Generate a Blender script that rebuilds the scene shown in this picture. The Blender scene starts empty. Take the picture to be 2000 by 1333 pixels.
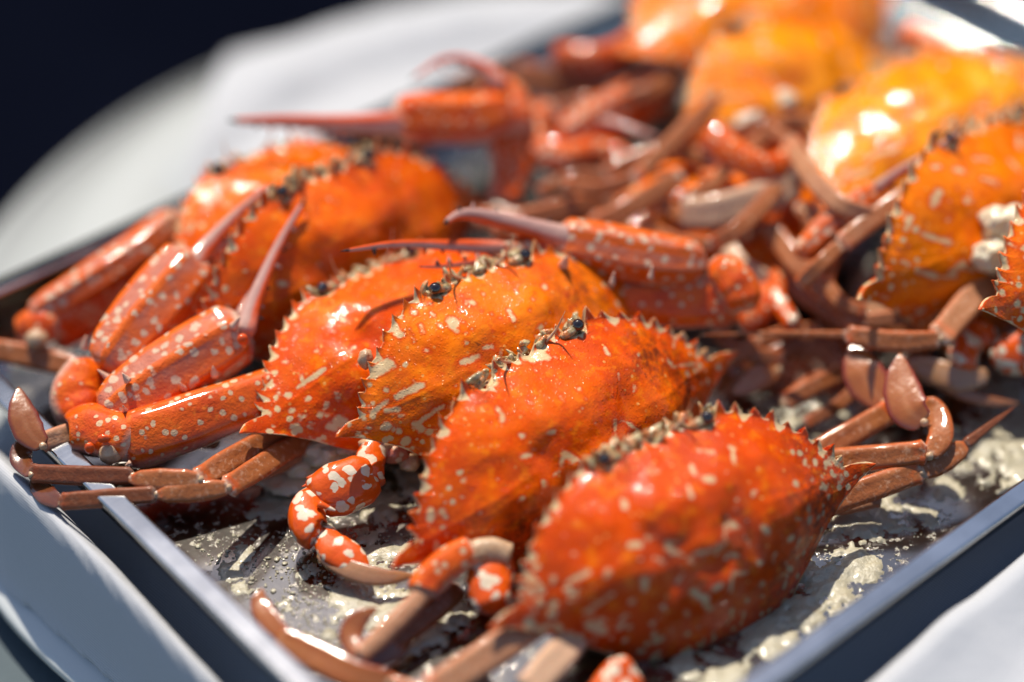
import bpy, math, random
import numpy as np
from mathutils import Vector, Matrix, noise as mn

# ------------------------------------------------------------------ camera, light (authored in cm, scaled to metres)
S = 0.01
FPX = 3920.0
PITCH = math.radians(39)
CZ = 39.0
CAM = np.array([0.0, -CZ / math.tan(PITCH), CZ])
FW = np.array([0, math.cos(PITCH), -math.sin(PITCH)])
UP = np.array([0, math.sin(PITCH), math.cos(PITCH)])
scene = bpy.context.scene
COL = scene.collection
cd = bpy.data.cameras.new('camera')
cam = bpy.data.objects.new('camera', cd)
COL.objects.link(cam)
cam.location = Vector(CAM) * S
cam.rotation_euler = (math.radians(90) - PITCH, 0, 0)
cd.sensor_width = 36
cd.lens = 36 * FPX / 2000
cd.clip_start = 0.01
cd.clip_end = 100
cd.dof.use_dof = True
cd.dof.focus_distance = 54.6 * S
cd.dof.aperture_fstop = 2.0
scene.camera = cam

SUN_EL, SUN_AZ = math.radians(61), math.radians(-20)      # azimuth from +Y towards +X
sd = Vector((math.sin(SUN_AZ) * math.cos(SUN_EL), math.cos(SUN_AZ) * math.cos(SUN_EL), math.sin(SUN_EL)))
sl = bpy.data.lights.new('sun', 'SUN')
sl.energy = 5.0
sl.angle = math.radians(0.53)
sl.color = (1.0, 0.92, 0.79)
sun = bpy.data.objects.new('sun', sl)
COL.objects.link(sun)
sun.rotation_euler = sd.to_track_quat('Z', 'Y').to_euler()
sun.location = sd * 2
w = bpy.data.worlds.new('World')
scene.world = w
w.use_nodes = True
nt = w.node_tree
sky = nt.nodes.new('ShaderNodeTexSky')
sky.sky_type = 'NISHITA'
sky.sun_disc = False
sky.sun_elevation = SUN_EL
sky.sun_rotation = SUN_AZ
bg = nt.nodes['Background']
bg.inputs[1].default_value = 0.11
nt.links.new(sky.outputs[0], bg.inputs[0])
scene.view_settings.view_transform = 'Standard'
scene.view_settings.look = 'None'
scene.view_settings.exposure = 0.30
scene.view_settings.gamma = 1
scene.cycles.use_denoising = True
scene.cycles.max_bounces = 8
scene.cycles.transparent_max_bounces = 8
scene.cycles.sample_clamp_indirect = 6
scene.cycles.caustics_reflective = False
scene.cycles.caustics_refractive = False

rng = np.random.default_rng(7)


def at(x, y, z):
    """where the ray through photograph pixel (x, y) meets height z (cm)"""
    r = FW + np.array([(x - 1000) / FPX, 0, 0]) + UP * (667 - y) / FPX
    return CAM + r * (z - CZ) / r[2]


def nrm(v):
    return v / (np.linalg.norm(v) + 1e-12)


# ------------------------------------------------------------------ objects
WORLD = {}


def link(name, parent, M):
    o = bpy.data.objects.new(name, None) if False else None


def obj(name, V, F, mat, parent=None, attrs=None, frame=None, smooth=True):
    """V in world cm. The object's origin is the mean of V (rotated like its parent); returns the object"""
    V = np.asarray(V, float)
    Mp = WORLD[parent.name] if parent is not None else np.eye(4)
    org = V.mean(0) if frame is None else frame
    Mw = Mp.copy()
    Mw[:3, 3] = org
    L = (V - org) @ Mw[:3, :3]
    me = bpy.data.meshes.new(name)
    me.vertices.add(len(L))
    me.vertices.foreach_set('co', (L * S).astype(np.float32).ravel())
    if isinstance(F, np.ndarray) and F.ndim == 2:
        n, k = F.shape
        me.loops.add(n * k)
        me.loops.foreach_set('vertex_index', F.astype(np.int32).ravel())
        me.polygons.add(n)
        me.polygons.foreach_set('loop_start', np.arange(0, n * k, k, dtype=np.int32))
        me.update(calc_edges=True)
    else:
        me.clear_geometry()
        me.from_pydata([tuple(v) for v in L * S], [], [tuple(int(i) for i in f) for f in F])
        me.update()
    me.polygons.foreach_set('use_smooth', np.full(len(me.polygons), smooth))
    for k, a in (attrs or {}).items():
        at_ = me.attributes.new(k, 'FLOAT', 'POINT')
        at_.data.foreach_set('value', np.asarray(a, np.float32))
    me.materials.append(mat)
    me.validate()
    o = bpy.data.objects.new(name, me)
    COL.objects.link(o)
    if parent is not None:
        o.parent = parent
    loc = np.linalg.inv(Mp) @ Mw
    loc[:3, 3] *= S
    o.matrix_local = Matrix(loc.tolist())
    WORLD[o.name] = Mw
    return o


def empty(name, Mw):
    o = bpy.data.objects.new(name, None)
    o.empty_display_size = 0.02
    COL.objects.link(o)
    L = Mw.copy()
    L[:3, 3] *= S
    o.matrix_world = Matrix(L.tolist())
    WORLD[o.name] = Mw
    return o


def tag(o, label=None, cat=None, group=None, kind=None):
    if label: o['label'] = label
    if cat: o['category'] = cat
    if group: o['group'] = group
    if kind: o['kind'] = kind
    return o


class MB:
    """collects meshes with attributes"""
    def __init__(s):
        s.V = []; s.F = []; s.A = {}; s.n = 0

    def add(s, V, F, **A):
        V = np.asarray(V, float)
        for f in F:
            s.F.append(tuple(int(i) + s.n for i in f))
        for k in set(list(A) + list(s.A)):
            if k not in s.A: s.A[k] = [0.0] * s.n
            s.A[k] += list(np.broadcast_to(A.get(k, 0.0), len(V)))
        s.V.append(V); s.n += len(V)

    def build(s, name, mat, parent=None, **k):
        return obj(name, np.concatenate(s.V), s.F, mat, parent, s.A, **k)


# ------------------------------------------------------------------ shapes
def catmull(P, n):
    P = np.asarray(P, float)
    if len(P) == 2:
        t = np.linspace(0, 1, n)[:, None]
        return P[0] * (1 - t) + P[1] * t
    Q = np.vstack([2 * P[0] - P[1], P, 2 * P[-1] - P[-2]])
    out = []
    m = len(P) - 1
    for t in np.linspace(0, m, n):
        i = min(int(t), m - 1); f = t - i
        a, b, c, d = Q[i], Q[i + 1], Q[i + 2], Q[i + 3]
        out.append(.5 * ((2 * b) + (c - a) * f + (2 * a - 5 * b + 4 * c - d) * f * f + (3 * b - a - 3 * c + d) * f ** 3))
    return np.array(out)


PROF = {
    'merus': ([0, .015, .05, .12, .4, .75, .90, .955, .985, 1], [.55, .82, .84, .88, 1, .98, .92, 1.02, .94, .5]),
    'seg': ([0, .015, .05, .12, .4, .8, .93, .965, .99, 1], [.55, .86, .88, .88, 1, .96, .90, .99, .9, .5]),
    'carpus': ([0, .03, .2, .55, .85, 1], [.3, .7, .98, 1.05, .85, .3]),
    'leaf': ([0, .04, .12, .35, .6, .8, .93, 1], [.35, .6, .72, 1, .95, .66, .3, .02]),
    'spike': ([0, .06, .3, .7, 1], [.7, 1, .8, .5, .04]),
    'palm': ([0, .03, .12, .4, .75, .93, 1], [.4, .68, .86, 1, 1, .92, .55]),
    'finger': ([0, .05, .2, .5, .8, .94, 1], [.8, 1, .86, .58, .36, .24, .03]),
    'arm': ([0, .03, .1, .5, .85, .96, 1], [.5, .72, .82, .95, 1.06, .98, .4]),
    'blob': ([0, .04, .15, .35, .5, .65, .85, .96, 1], [.05, .4, .75, .97, 1, .97, .75, .4, .05]),
}


def sweep(P, width, thick, prof='seg', twist=0.0, n=26, m=28, ridge=0.0, ridges=4, keel=0.0, wob=0.02, up=None, seed=0):
    C = catmull(P, n)
    T = np.gradient(C, axis=0)
    T /= np.linalg.norm(T, axis=1)[:, None]
    t = np.linspace(0, 1, n)
    # denser rings at the ends
    f = np.interp(t, *PROF[prof])
    phi = np.linspace(0, 2 * np.pi, m, endpoint=False)
    V = []; tt = []; ee = []; kk = []
    r0 = np.random.default_rng(seed + 11)
    ph = r0.uniform(0, 6.28, 4)
    for i in range(n):
        view = nrm(CAM - C[i]) if up is None else np.asarray(up, float)
        side = nrm(np.cross(T[i], view)); nor = nrm(np.cross(side, T[i]))
        c, s_ = math.cos(twist), math.sin(twist)
        side, nor = side * c + nor * s_, nor * c - side * s_
        ca, sa = np.cos(phi), np.sin(phi)
        px = np.sign(ca) * np.abs(ca) ** .85
        py = np.sign(sa) * np.abs(sa) ** .75
        if keel:
            hx = np.mod(phi + .35 / 3, np.pi / 3); rr0 = 1.0 * (.05 + .95 * np.cos(np.pi / 6) / np.cos(hx - np.pi / 6)) + keel * .42 * np.abs(np.cos(phi * 3 + .35)) ** 16
            px, py = ca, sa
        else: rr0 = 1 - ridge * 1.6 * (np.exp(-((ca) / .30) ** 2)) + ridge * .8 * np.exp(-((np.abs(ca) - .62) / .16) ** 2)
        rr = rr0 + wob * np.sin(phi * 2 + ph[0] + t[i] * 7) * np.cos(t[i] * 9 + ph[1])
        a = width / 2 * f[i]; b = thick / 2 * max(f[i], .12 if f[i] > .05 else f[i])
        V.append(C[i] + np.outer(px * a * rr, side) + np.outer(py * b * rr, nor))
        tt += [t[i]] * m; ee += list(ca)
    V = np.concatenate(V)
    F = [(i * m + j, i * m + (j + 1) % m, (i + 1) * m + (j + 1) % m, (i + 1) * m + j) for i in range(n - 1) for j in range(m)]
    F.append(tuple(range(m - 1, -1, -1))); F.append(tuple(range((n - 1) * m, n * m)))
    return V, F, np.array(tt), np.array(ee)


def cone(base, tip, r, m=8, n=4, bend=None):
    ax = tip - base; L = np.linalg.norm(ax); ax = ax / L
    a = nrm(np.cross(ax, [.3, .2, .9])); b = np.cross(ax, a)
    V = []
    for i in range(n):
        t = i / n
        c = base + ax * L * t + (bend * t * t if bend is not None else 0)
        rr = r * (1 - t) ** .8
        for j in range(m):
            p = 2 * math.pi * j / m
            V.append(c + (a * math.cos(p) + b * math.sin(p)) * rr)
    V.append(tip + (bend if bend is not None else 0))
    F = [(i * m + j, i * m + (j + 1) % m, (i + 1) * m + (j + 1) % m, (i + 1) * m + j) for i in range(n - 1) for j in range(m)]
    F += [((n - 1) * m + j, (n - 1) * m + (j + 1) % m, n * m) for j in range(m)]
    F.append(tuple(range(m - 1, -1, -1)))
    return np.array(V), F


def ellipsoid(c, R, nu=20, nv=12, bump=0.0, seed=0, bs=1.5):
    """R: 3x3 columns = semi-axes vectors"""
    V = []
    for i in range(nv + 1):
        th = math.pi * i / nv
        for j in range(nu):
            p = 2 * math.pi * j / nu
            V.append((math.sin(th) * math.cos(p), math.sin(th) * math.sin(p), math.cos(th)))
    V = np.array(V)
    if bump:
        V = V * np.array([1 + bump * mn.noise(Vector(v) * bs + Vector((seed * 3.1, 0, 0))) for v in V])[:, None]
    F = [(i * nu + j, i * nu + (j + 1) % nu, (i + 1) * nu + (j + 1) % nu, (i + 1) * nu + j) for i in range(nv) for j in range(nu)]
    return c + V @ np.asarray(R).T, [tuple(reversed(f)) for f in F]


# ------------------------------------------------------------------ materials
class NT:
    def __init__(s, name):
        s.m = bpy.data.materials.new(name); s.m.use_nodes = True
        s.t = s.m.node_tree; s.p = s.t.nodes['Principled BSDF']; s._c = None

    def n(s, ty, **kw):
        nd = s.t.nodes.new('ShaderNode' + ty)
        for k, v in kw.items():
            if k.startswith('_'): setattr(nd, k[1:], v)
        return nd

    def put(s, sock, v):
        if hasattr(v, 'is_output') or hasattr(v, 'links'): s.t.links.new(v, sock)
        elif isinstance(v, (tuple, list)): sock.default_value = tuple(v) + ((1,) if len(v) == 3 and sock.type == 'RGBA' else ())
        else: sock.default_value = v

    def co(s, sc=1.0, off=(0, 0, 0), stretch=(1, 1, 1)):
        if s._c is None: s._c = s.n('TexCoord').outputs['Object']
        mp = s.n('Mapping')
        s.t.links.new(s._c, mp.inputs[0])
        mp.inputs['Scale'].default_value = [100 * sc * k for k in stretch]
        mp.inputs['Location'].default_value = off
        return mp.outputs[0]

    def noise(s, sc=1, detail=3, rough=.55, dist=0, off=(0, 0, 0), stretch=(1, 1, 1), col=False):
        nd = s.n('TexNoise'); s.put(nd.inputs['Vector'], s.co(sc, off, stretch)); nd.inputs['Scale'].default_value = 1
        nd.inputs['Detail'].default_value = detail; nd.inputs['Roughness'].default_value = rough
        nd.inputs['Distortion'].default_value = dist
        return nd.outputs['Color' if col else 'Fac']

    def vor(s, sc=1, rand=1, feature='F1', out='Distance', stretch=(1, 1, 1), warp=0, off=(0, 0, 0)):
        nd = s.n('TexVoronoi', _feature=feature)
        v = s.co(sc, off, stretch)
        if warp:
            a = s.n('VectorMath', _operation='MULTIPLY_ADD'); s.put(a.inputs[0], s.noise(sc * .8, 2, col=True)); a.inputs[1].default_value = (warp,) * 3
            s.put(a.inputs[2], v); v = a.outputs[0]
        s.put(nd.inputs['Vector'], v); nd.inputs['Scale'].default_value = 1
        if 'Randomness' in nd.inputs: nd.inputs['Randomness'].default_value = rand
        return nd.outputs[out]

    def attr(s, name):
        nd = s.n('Attribute'); nd.attribute_name = name
        return nd.outputs['Fac']

    def math(s, op, a, b=0.0, c=0.0, clamp=False):
        nd = s.n('Math', _operation=op, _use_clamp=clamp)
        s.put(nd.inputs[0], a); s.put(nd.inputs[1], b); s.put(nd.inputs[2], c)
        return nd.outputs[0]

    def rng(s, v, a, b, c=0.0, d=1.0, smooth=True):
        nd = s.n('MapRange'); nd.interpolation_type = 'SMOOTHSTEP' if smooth else 'LINEAR'
        s.put(nd.inputs[0], v); nd.inputs[1].default_value = a; nd.inputs[2].default_value = b
        nd.inputs[3].default_value = c; nd.inputs[4].default_value = d
        return nd.outputs[0]

    def mix(s, f, a, b, mode='MIX'):
        nd = s.n('Mix', _data_type='RGBA', _blend_type=mode)
        s.put(nd.inputs[0], f); s.put(nd.inputs[6], a); s.put(nd.inputs[7], b)
        return nd.outputs[2]

    def bump(s, h, dist_cm, strength=1.0, prev=None):
        nd = s.n('Bump'); s.put(nd.inputs['Height'], h); nd.inputs['Distance'].default_value = dist_cm * S
        nd.inputs['Strength'].default_value = strength
        if prev is not None: s.put(nd.inputs['Normal'], prev)
        return nd.outputs[0]

    def set(s, **kw):
        names = dict(color='Base Color', rough='Roughness', metal='Metallic', normal='Normal', coat='Coat Weight', coat_rough='Coat Roughness',
                     coat_normal='Coat Normal', sss='Subsurface Weight', sssr='Subsurface Radius', ssss='Subsurface Scale', spec='Specular IOR Level', trans='Transmission Weight', ior='IOR', alpha='Alpha',
                     sheen='Sheen Weight', aniso='Anisotropic')
        for k, v in kw.items(): s.put(s.p.inputs[names[k]], v)
        return s.m


MAT = {}


def mats():
    # carapace
    m = NT('crab_shell')
    wv = m.math('ADD', m.attr('white'), m.math('MULTIPLY', m.math('SUBTRACT', m.noise(4.5, 3), .5), 1.3))
    wv = m.math('ADD', wv, m.math('MULTIPLY', m.math('SUBTRACT', m.noise(1.9, 2, off=(4, 4, 4)), .5), 1.1))
    wv = m.math('ADD', wv, m.math('MULTIPLY', m.math('SUBTRACT', m.noise(13, 2), .5), .7))
    white = m.rng(wv, -.25, .6)
    halo = m.math('MULTIPLY', m.rng(wv, -.9, -.1), m.math('SUBTRACT', 1.0, white))
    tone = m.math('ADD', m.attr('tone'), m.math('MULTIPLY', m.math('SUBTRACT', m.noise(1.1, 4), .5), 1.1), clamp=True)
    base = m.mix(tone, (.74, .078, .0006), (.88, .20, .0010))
    base = m.mix(m.rng(m.attr('tone'), 1.0, 1.7, 0, 1, False), base, (.95, .40, .004))  # yellow at high tone: overexposed sunlight painted into the orange shell
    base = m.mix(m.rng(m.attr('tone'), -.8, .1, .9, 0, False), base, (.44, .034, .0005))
    base = m.mix(m.rng(m.noise(.75, 5, .65, off=(6, 2, 7)), .46, .66, 0, .55), base, (.50, .040, .0006))
    base = m.mix(m.rng(m.noise(2.6, 4, .6, off=(1, 2, 9)), .52, .7, 0, .5), base, (.88, .24, .004))
    base = m.mix(m.math('MULTIPLY', halo, .65), base, (.60, .045, .0005))
    rd = m.math('ADD', m.vor(2.7, .9, warp=.35, off=(4, 4, 1)), m.math('MULTIPLY', m.math('SUBTRACT', m.noise(8, 2), .5), .22))
    rimspot = m.math('MULTIPLY', m.rng(rd, .18, .32, 1, 0), m.rng(m.attr('rim'), .35, .6))
    fine = m.vor(9.0, 1)
    base = m.mix(m.rng(fine, .05, .2, .45, 0), base, (.88, .30, .02))
    base = m.mix(m.rng(m.vor(5.5, 1, off=(1, 7, 3)), .04, .16, .45, 0), base, (.40, .04, .004))       # light granule tops
    sd_ = m.math('MULTIPLY', m.rng(m.math('ADD', m.vor(3.1, 1, off=(2, 5, 8)), m.math('MULTIPLY', m.math('SUBTRACT', m.noise(7, 2), .5), .15)), .10, .17, 1, 0), m.rng(m.noise(.8, 2, off=(1, 9, 4)), .40, .55))
    base = m.mix(m.math('MULTIPLY', sd_, .7), base, (.78, .38, .10))
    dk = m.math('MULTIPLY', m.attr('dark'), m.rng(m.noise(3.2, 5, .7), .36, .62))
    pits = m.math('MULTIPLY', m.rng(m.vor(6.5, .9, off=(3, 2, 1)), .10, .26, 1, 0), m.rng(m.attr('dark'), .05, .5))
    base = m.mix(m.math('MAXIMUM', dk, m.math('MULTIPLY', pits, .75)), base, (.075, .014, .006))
    wcol = m.mix(m.noise(3, 3), (.62, .38, .15), (.68, .53, .34))
    wcol = m.mix(m.math('MULTIPLY', m.attr('dark'), .75), wcol, (.16, .12, .10))
    white = m.math('MAXIMUM', white, rimspot)
    col = m.mix(white, base, wcol)
    b = m.bump(m.noise(.9, 5, .6), .09)
    b = m.bump(m.rng(m.vor(10.0, 1), 0, .42, 1, 0), .008, .8, b)
    b2 = m.bump(m.noise(1.3, 5, .6), .07, .9)
    b2 = m.bump(m.rng(m.vor(10.0, 1), 0, .42, 1, 0), .013, .9, b2)
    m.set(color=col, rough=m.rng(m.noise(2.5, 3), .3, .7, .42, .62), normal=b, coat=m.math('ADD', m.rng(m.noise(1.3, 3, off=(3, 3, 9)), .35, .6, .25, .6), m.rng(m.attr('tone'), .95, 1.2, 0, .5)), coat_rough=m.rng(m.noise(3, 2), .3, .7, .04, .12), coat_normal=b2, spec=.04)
    MAT['shell'] = m.m
    # claws: round white spots on red orange
    m = NT('claw_shell')
    d = m.vor(3.3, .85, warp=.35)
    t = m.attr('t'); e = m.attr('e')
    sp = m.rng(m.math('ADD', d, m.math('MULTIPLY', m.math('SUBTRACT', m.noise(3, 3), .5), .55)), .22, .33, 1, 0)
    hal = m.rng(d, .28, .45, 1, 0)
    base = m.mix(m.noise(1.3, 3), (.64, .060, .001), (.76, .14, .003))
    base = m.mix(m.math('MULTIPLY', hal, .6), base, (.56, .040, .001))
    ends = m.math('MAXIMUM', m.rng(t, .0, .06, 1, 0), m.rng(t, .955, 1, 0, 1))
    base = m.mix(m.math('MULTIPLY', m.rng(e, -.98, -.55, 1, 0), .7), base, (.62, .48, .40))
    sp = m.math('MULTIPLY', sp, m.rng(m.noise(.9, 2), .12, .34))
    base = m.mix(m.rng(m.noise(.9, 5, .65, off=(3, 6, 7)), .45, .65, 0, .65), base, (.46, .030, .001))
    base = m.mix(m.rng(m.noise(3.5, 4, .6, off=(9, 6, 7)), .55, .72, 0, .5), base, (.80, .24, .02))
    col = m.mix(sp, base, (.64, .42, .24))
    col = m.mix(m.math('MULTIPLY', ends, .75), col, (.64, .50, .38))
    b = m.bump(m.noise(2.0, 6, .68), .09)
    b = m.bump(m.rng(m.vor(12, 1), 0, .45, 1, 0), .006, .8, b)
    m.set(color=col, rough=.5, normal=b, coat=.7, coat_rough=.08, spec=.12)
    MAT['claw'] = m.m
    # palm: ridged, mauve below the keel
    m = NT('palm_shell')
    t = m.attr('t'); e = m.attr('e')
    kl = m.math('ABSOLUTE', m.math('COSINE', m.math('ADD', m.math('MULTIPLY', m.math('ARCCOSINE', e), 3.0), .35)))
    d = m.vor(3.0, .9, warp=.8)
    sp = m.math('MULTIPLY', m.rng(m.math('ADD', d, m.math('MULTIPLY', m.math('SUBTRACT', m.noise(7, 2), .5), .3)), .30, .40, 1, 0), m.math('MAXIMUM', m.rng(m.noise(1.1, 2), .28, .4), m.rng(e, .1, .4)))
    base = m.mix(m.noise(1.6, 3), (.62, .065, .001), (.76, .15, .003))
    mauve = m.mix(m.noise(3, 3), (.34, .085, .05), (.46, .22, .17))
    base = m.mix(m.math('MULTIPLY', m.math('MULTIPLY', m.rng(e, -.3, .5, 1, .35), m.rng(kl, .78, .93, 1, 0)), m.rng(m.noise(1.4, 3, off=(2, 8, 1)), .3, .6, .1, .75)), base, mauve)
    col = m.mix(sp, base, (.60, .40, .27))
    col = m.mix(m.math('MULTIPLY', m.rng(t, .93, 1), .6), col, (.60, .46, .38))
    b = m.bump(m.noise(2.0, 6, .68), .10)
    b = m.bump(m.rng(m.vor(9, 1), 0, .45, 1, 0), .02, .7, b)
    m.set(color=col, rough=.5, normal=b, coat=.9, coat_rough=.08, spec=.12)
    MAT['palm'] = m.m
    # fingers
    m = NT('finger_shell')
    t = m.attr('t'); e = m.attr('e')
    base = m.mix(m.rng(m.math('ADD', e, m.math('MULTIPLY', m.math('SUBTRACT', m.noise(2, 2), .5), .5)), -.1, .35), (.46, .25, .21), (.66, .075, .006))
    base = m.mix(m.math('MULTIPLY', m.rng(t, .0, .25, 1, 0), .4), base, (.6, .4, .32))
    base = m.mix(m.rng(t, .935, .955), base, (.03, .012, .01))
    base = m.mix(m.rng(m.attr('tooth'), .4, .6), base, (.06, .025, .018))
    m.set(color=base, rough=.45, coat=.8, coat_rough=.08, spec=.15, normal=m.bump(m.noise(3, 3), .03))
    MAT['finger'] = m.m
    # walking legs
    m = NT('leg_shell')
    t = m.attr('t'); e = m.attr('e')
    st = m.noise(2.2, 4, .6, .6)
    base = m.mix(st, (.24, .060, .015), (.42, .15, .050))
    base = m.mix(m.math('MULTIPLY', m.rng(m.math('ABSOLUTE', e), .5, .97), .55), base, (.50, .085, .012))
    base = m.mix(m.math('MULTIPLY', m.rng(m.noise(6, 3), .52, .7), .35), base, (.66, .42, .28))
    ends = m.math('MAXIMUM', m.rng(t, .0, .07, 1, 0), m.rng(t, .94, 1, 0, 1))
    ends = m.math('MULTIPLY', ends, m.rng(m.noise(5, 3), .35, .6))
    base = m.mix(m.math('MULTIPLY', m.rng(t, .86, .94, 0, .8), m.rng(m.noise(4, 2), .4, .6)), base, (.58, .09, .01))
    base = m.mix(ends, base, (.66, .52, .40))
    base = m.mix(m.attr('pale'), base, (.62, .42, .28))
    base = m.mix(m.attr('brown'), base, (.13, .034, .013))
    b = m.bump(m.noise(2.2, 5, .65), .07)
    b = m.bump(m.noise(14, 2), .008, .6, b)
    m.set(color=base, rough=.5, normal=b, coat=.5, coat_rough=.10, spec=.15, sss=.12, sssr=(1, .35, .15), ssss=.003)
    MAT['leg'] = m.m
    # paddles / leg tips
    m = NT('leg_tip_shell')
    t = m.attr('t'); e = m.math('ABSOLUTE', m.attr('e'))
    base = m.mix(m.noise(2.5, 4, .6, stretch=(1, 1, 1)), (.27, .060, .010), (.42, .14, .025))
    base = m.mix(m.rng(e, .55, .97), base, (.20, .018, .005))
    base = m.mix(m.math('MULTIPLY', m.rng(e, .0, .25, 1, 0), .3), base, (.52, .22, .09))
    base = m.mix(m.attr('pale'), base, (.52, .33, .19))
    base = m.mix(m.math('MULTIPLY', m.attr('brown'), .9), base, (.085, .022, .008))
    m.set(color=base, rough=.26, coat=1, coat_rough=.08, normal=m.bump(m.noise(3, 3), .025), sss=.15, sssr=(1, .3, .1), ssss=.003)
    MAT['tip'] = m.m
    # big white spots (swimming legs)
    m = NT('spotted_leg_shell')
    d = m.vor(2.7, .95, warp=.9)
    sp = m.rng(m.math('ADD', d, m.math('MULTIPLY', m.math('SUBTRACT', m.noise(5, 2), .5), .25)), .40, .46, 1, 0)
    base = m.mix(m.noise(2, 3), (.60, .055, .001), (.70, .11, .003))
    col = m.mix(sp, base, m.mix(m.noise(3, 2), (.62, .50, .34), (.72, .62, .50)))
    m.set(color=col, rough=.45, coat=.8, coat_rough=.08, spec=.15, normal=m.bump(m.noise(3, 3), .04))
    MAT['spot'] = m.m
    # joint membranes
    m = NT('joint_membrane')
    col = m.mix(m.noise(5, 4), (.36, .16, .06), (.62, .48, .32))
    m.set(color=col, rough=.3, coat=.5, coat_rough=.08, normal=m.bump(m.noise(8, 4), .03), sss=.2, sssr=(1, .6, .4), ssss=.002)
    MAT['joint'] = m.m
    # underside, meat
    m = NT('pale_underside')
    col = m.mix(m.noise(2.2, 4), (.50, .38, .24), (.70, .62, .46))
    col = m.mix(m.rng(m.noise(1.2, 3, off=(5, 5, 5)), .55, .7, 0, .5), col, (.55, .12, .03))
    m.set(color=col, rough=.3, coat=.8, coat_rough=.15, normal=m.bump(m.noise(3, 5), .12), sss=.15, sssr=(1, .6, .4), ssss=.003)
    MAT['under'] = m.m
    m = NT('crab_meat')
    col = m.mix(m.noise(3, 4), (.66, .56, .36), (.80, .74, .58))
    m.set(color=col, rough=.3, coat=.8, coat_rough=.1, normal=m.bump(m.noise(4, 5), .12), sss=.3, sssr=(1, .7, .4), ssss=.004)
    MAT['meat'] = m.m
    # olive mouth parts
    m = NT('mouthpart_shell')
    col = m.mix(m.rng(m.noise(5, 4), .35, .65), (.17, .11, .03), (.60, .48, .26))
    col = m.mix(m.rng(m.noise(4, 3, off=(7, 1, 2)), .50, .60, 0, .8), col, (.62, .16, .02))
    m.set(color=col, rough=.3, coat=.8, coat_rough=.12, normal=m.bump(m.noise(9, 4), .04))
    MAT['mouth'] = m.m
    m = NT('hair')
    m.set(color=(.30, .20, .10), rough=.4)
    MAT['hair'] = m.m
    m = NT('eye_ball')
    m.set(color=(.012, .005, .004), rough=.06, coat=1, coat_rough=.02, spec=.6)
    MAT['eye'] = m.m
    # tray steel
    m = NT('tray_steel')
    br = m.noise(1.0, 4, .7, stretch=(.25, 9, 9))
    sm = m.rng(m.noise(.5, 4), .35, .7)
    r = m.math('ADD', m.math('MULTIPLY', br, .14), m.math('MULTIPLY', sm, .12))
    m.set(color=m.mix(sm, (.46, .46, .46), (.62, .62, .62)), metal=1.0, rough=m.math('ADD', m.math('MULTIPLY', r, .25), .07), normal=m.bump(br, .004, .6))
    MAT['steel'] = m.m
    m = NT('tray_floor_steel')
    br = m.mix(.5, m.noise(1.0, 3, .6, stretch=(14, .5, 9), col=True), m.noise(1.0, 4, .7, stretch=(1.2, 16, 9), off=(5, 0, 0), col=True))
    sc = m.noise(.35, 5, .6)
    sp1 = m.rng(m.noise(3.2, 6, .72), .56, .60)
    patch = m.rng(m.noise(.33, 3, .5, off=(3.3, 1.1, 0)), .42, .62)
    film = m.math('MULTIPLY', sp1, patch)
    film = m.math('MAXIMUM', film, m.math('MULTIPLY', m.rng(m.noise(.55, 5, .65, off=(9, 4, 0)), .56, .60), .3))
    fc = m.mix(m.noise(6, 3), (.24, .21, .16), (.42, .38, .30))
    m.set(color=m.mix(film, m.mix(sc, (.19, .17, .155), (.33, .31, .295)), fc), metal=m.math('SUBTRACT', 1.0, film), rough=m.math('ADD', m.math('MULTIPLY', br, .10), m.rng(film, 0, 1, .10, .3)),
          normal=m.bump(m.math('ADD', m.math('MULTIPLY', film, 1.0), m.math('MULTIPLY', m.noise(.8, 3), .15)), .007, .6), coat=.6, coat_rough=.03)
    MAT['floor'] = m.m
    # egg-white curd
    m = NT('white_curd')
    col = m.mix(m.noise(2.5, 5), (.30, .27, .19), (.52, .47, .34))
    m.set(color=col, rough=.28, coat=.9, coat_rough=.06, normal=m.bump(m.noise(3.5, 5, .6), .10), sss=.15, sssr=(1, .8, .5), ssss=.002)
    MAT['curd'] = m.m
    m = NT('white_cloth')
    wx = m.n('TexWave'); m.put(wx.inputs['Vector'], m.co(1)); wx.inputs['Scale'].default_value = 5.5; wx.bands_direction = 'DIAGONAL'
    wy = m.n('TexWave'); m.put(wy.inputs['Vector'], m.co(1, stretch=(1, -1, 1))); wy.inputs['Scale'].default_value = 5.5; wy.bands_direction = 'DIAGONAL'
    wv = m.math('MULTIPLY', wx.outputs['Fac'], m.math('ADD', m.math('MULTIPLY', wy.outputs['Fac'], .5), .5))
    b = m.bump(m.noise(.5, 4), .15, .5)
    b = m.bump(wv, .006, .6, b)
    m.set(color=m.mix(wv, (.40, .41, .44), (.48, .49, .52)), rough=.8, normal=b, sheen=.2)
    MAT['cloth'] = m.m
    m = NT('white_glaze')
    m.set(color=(.49, .51, .51), rough=.12, coat=1, coat_rough=.04, normal=m.bump(m.noise(.12, 2), .03, .5))
    MAT['plate'] = m.m
    m = NT('dark_table')
    m.set(color=m.mix(m.noise(.1, 3), (.0015, .002, .005), (.003, .004, .009)), rough=.9, spec=0.0)
    MAT['table'] = m.m
    m = NT('shaded_cloth_grey')
    m.set(color=m.mix(m.noise(1.5, 3), (.06, .085, .10), (.075, .10, .115)), rough=.85, normal=m.bump(m.noise(6, 2), .02))  # pale cloth darkened to grey for the shade on it
    MAT['mat'] = m.m


mats()

# ------------------------------------------------------------------ setting: table, shaded cloth, plate, cloth, tray
UA = np.array([.756, .655, 0]); VA = np.array([-.655, .756, 0])      # tray axes
PC = np.array([2.66, 4.94])
PR = 21.85


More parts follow.
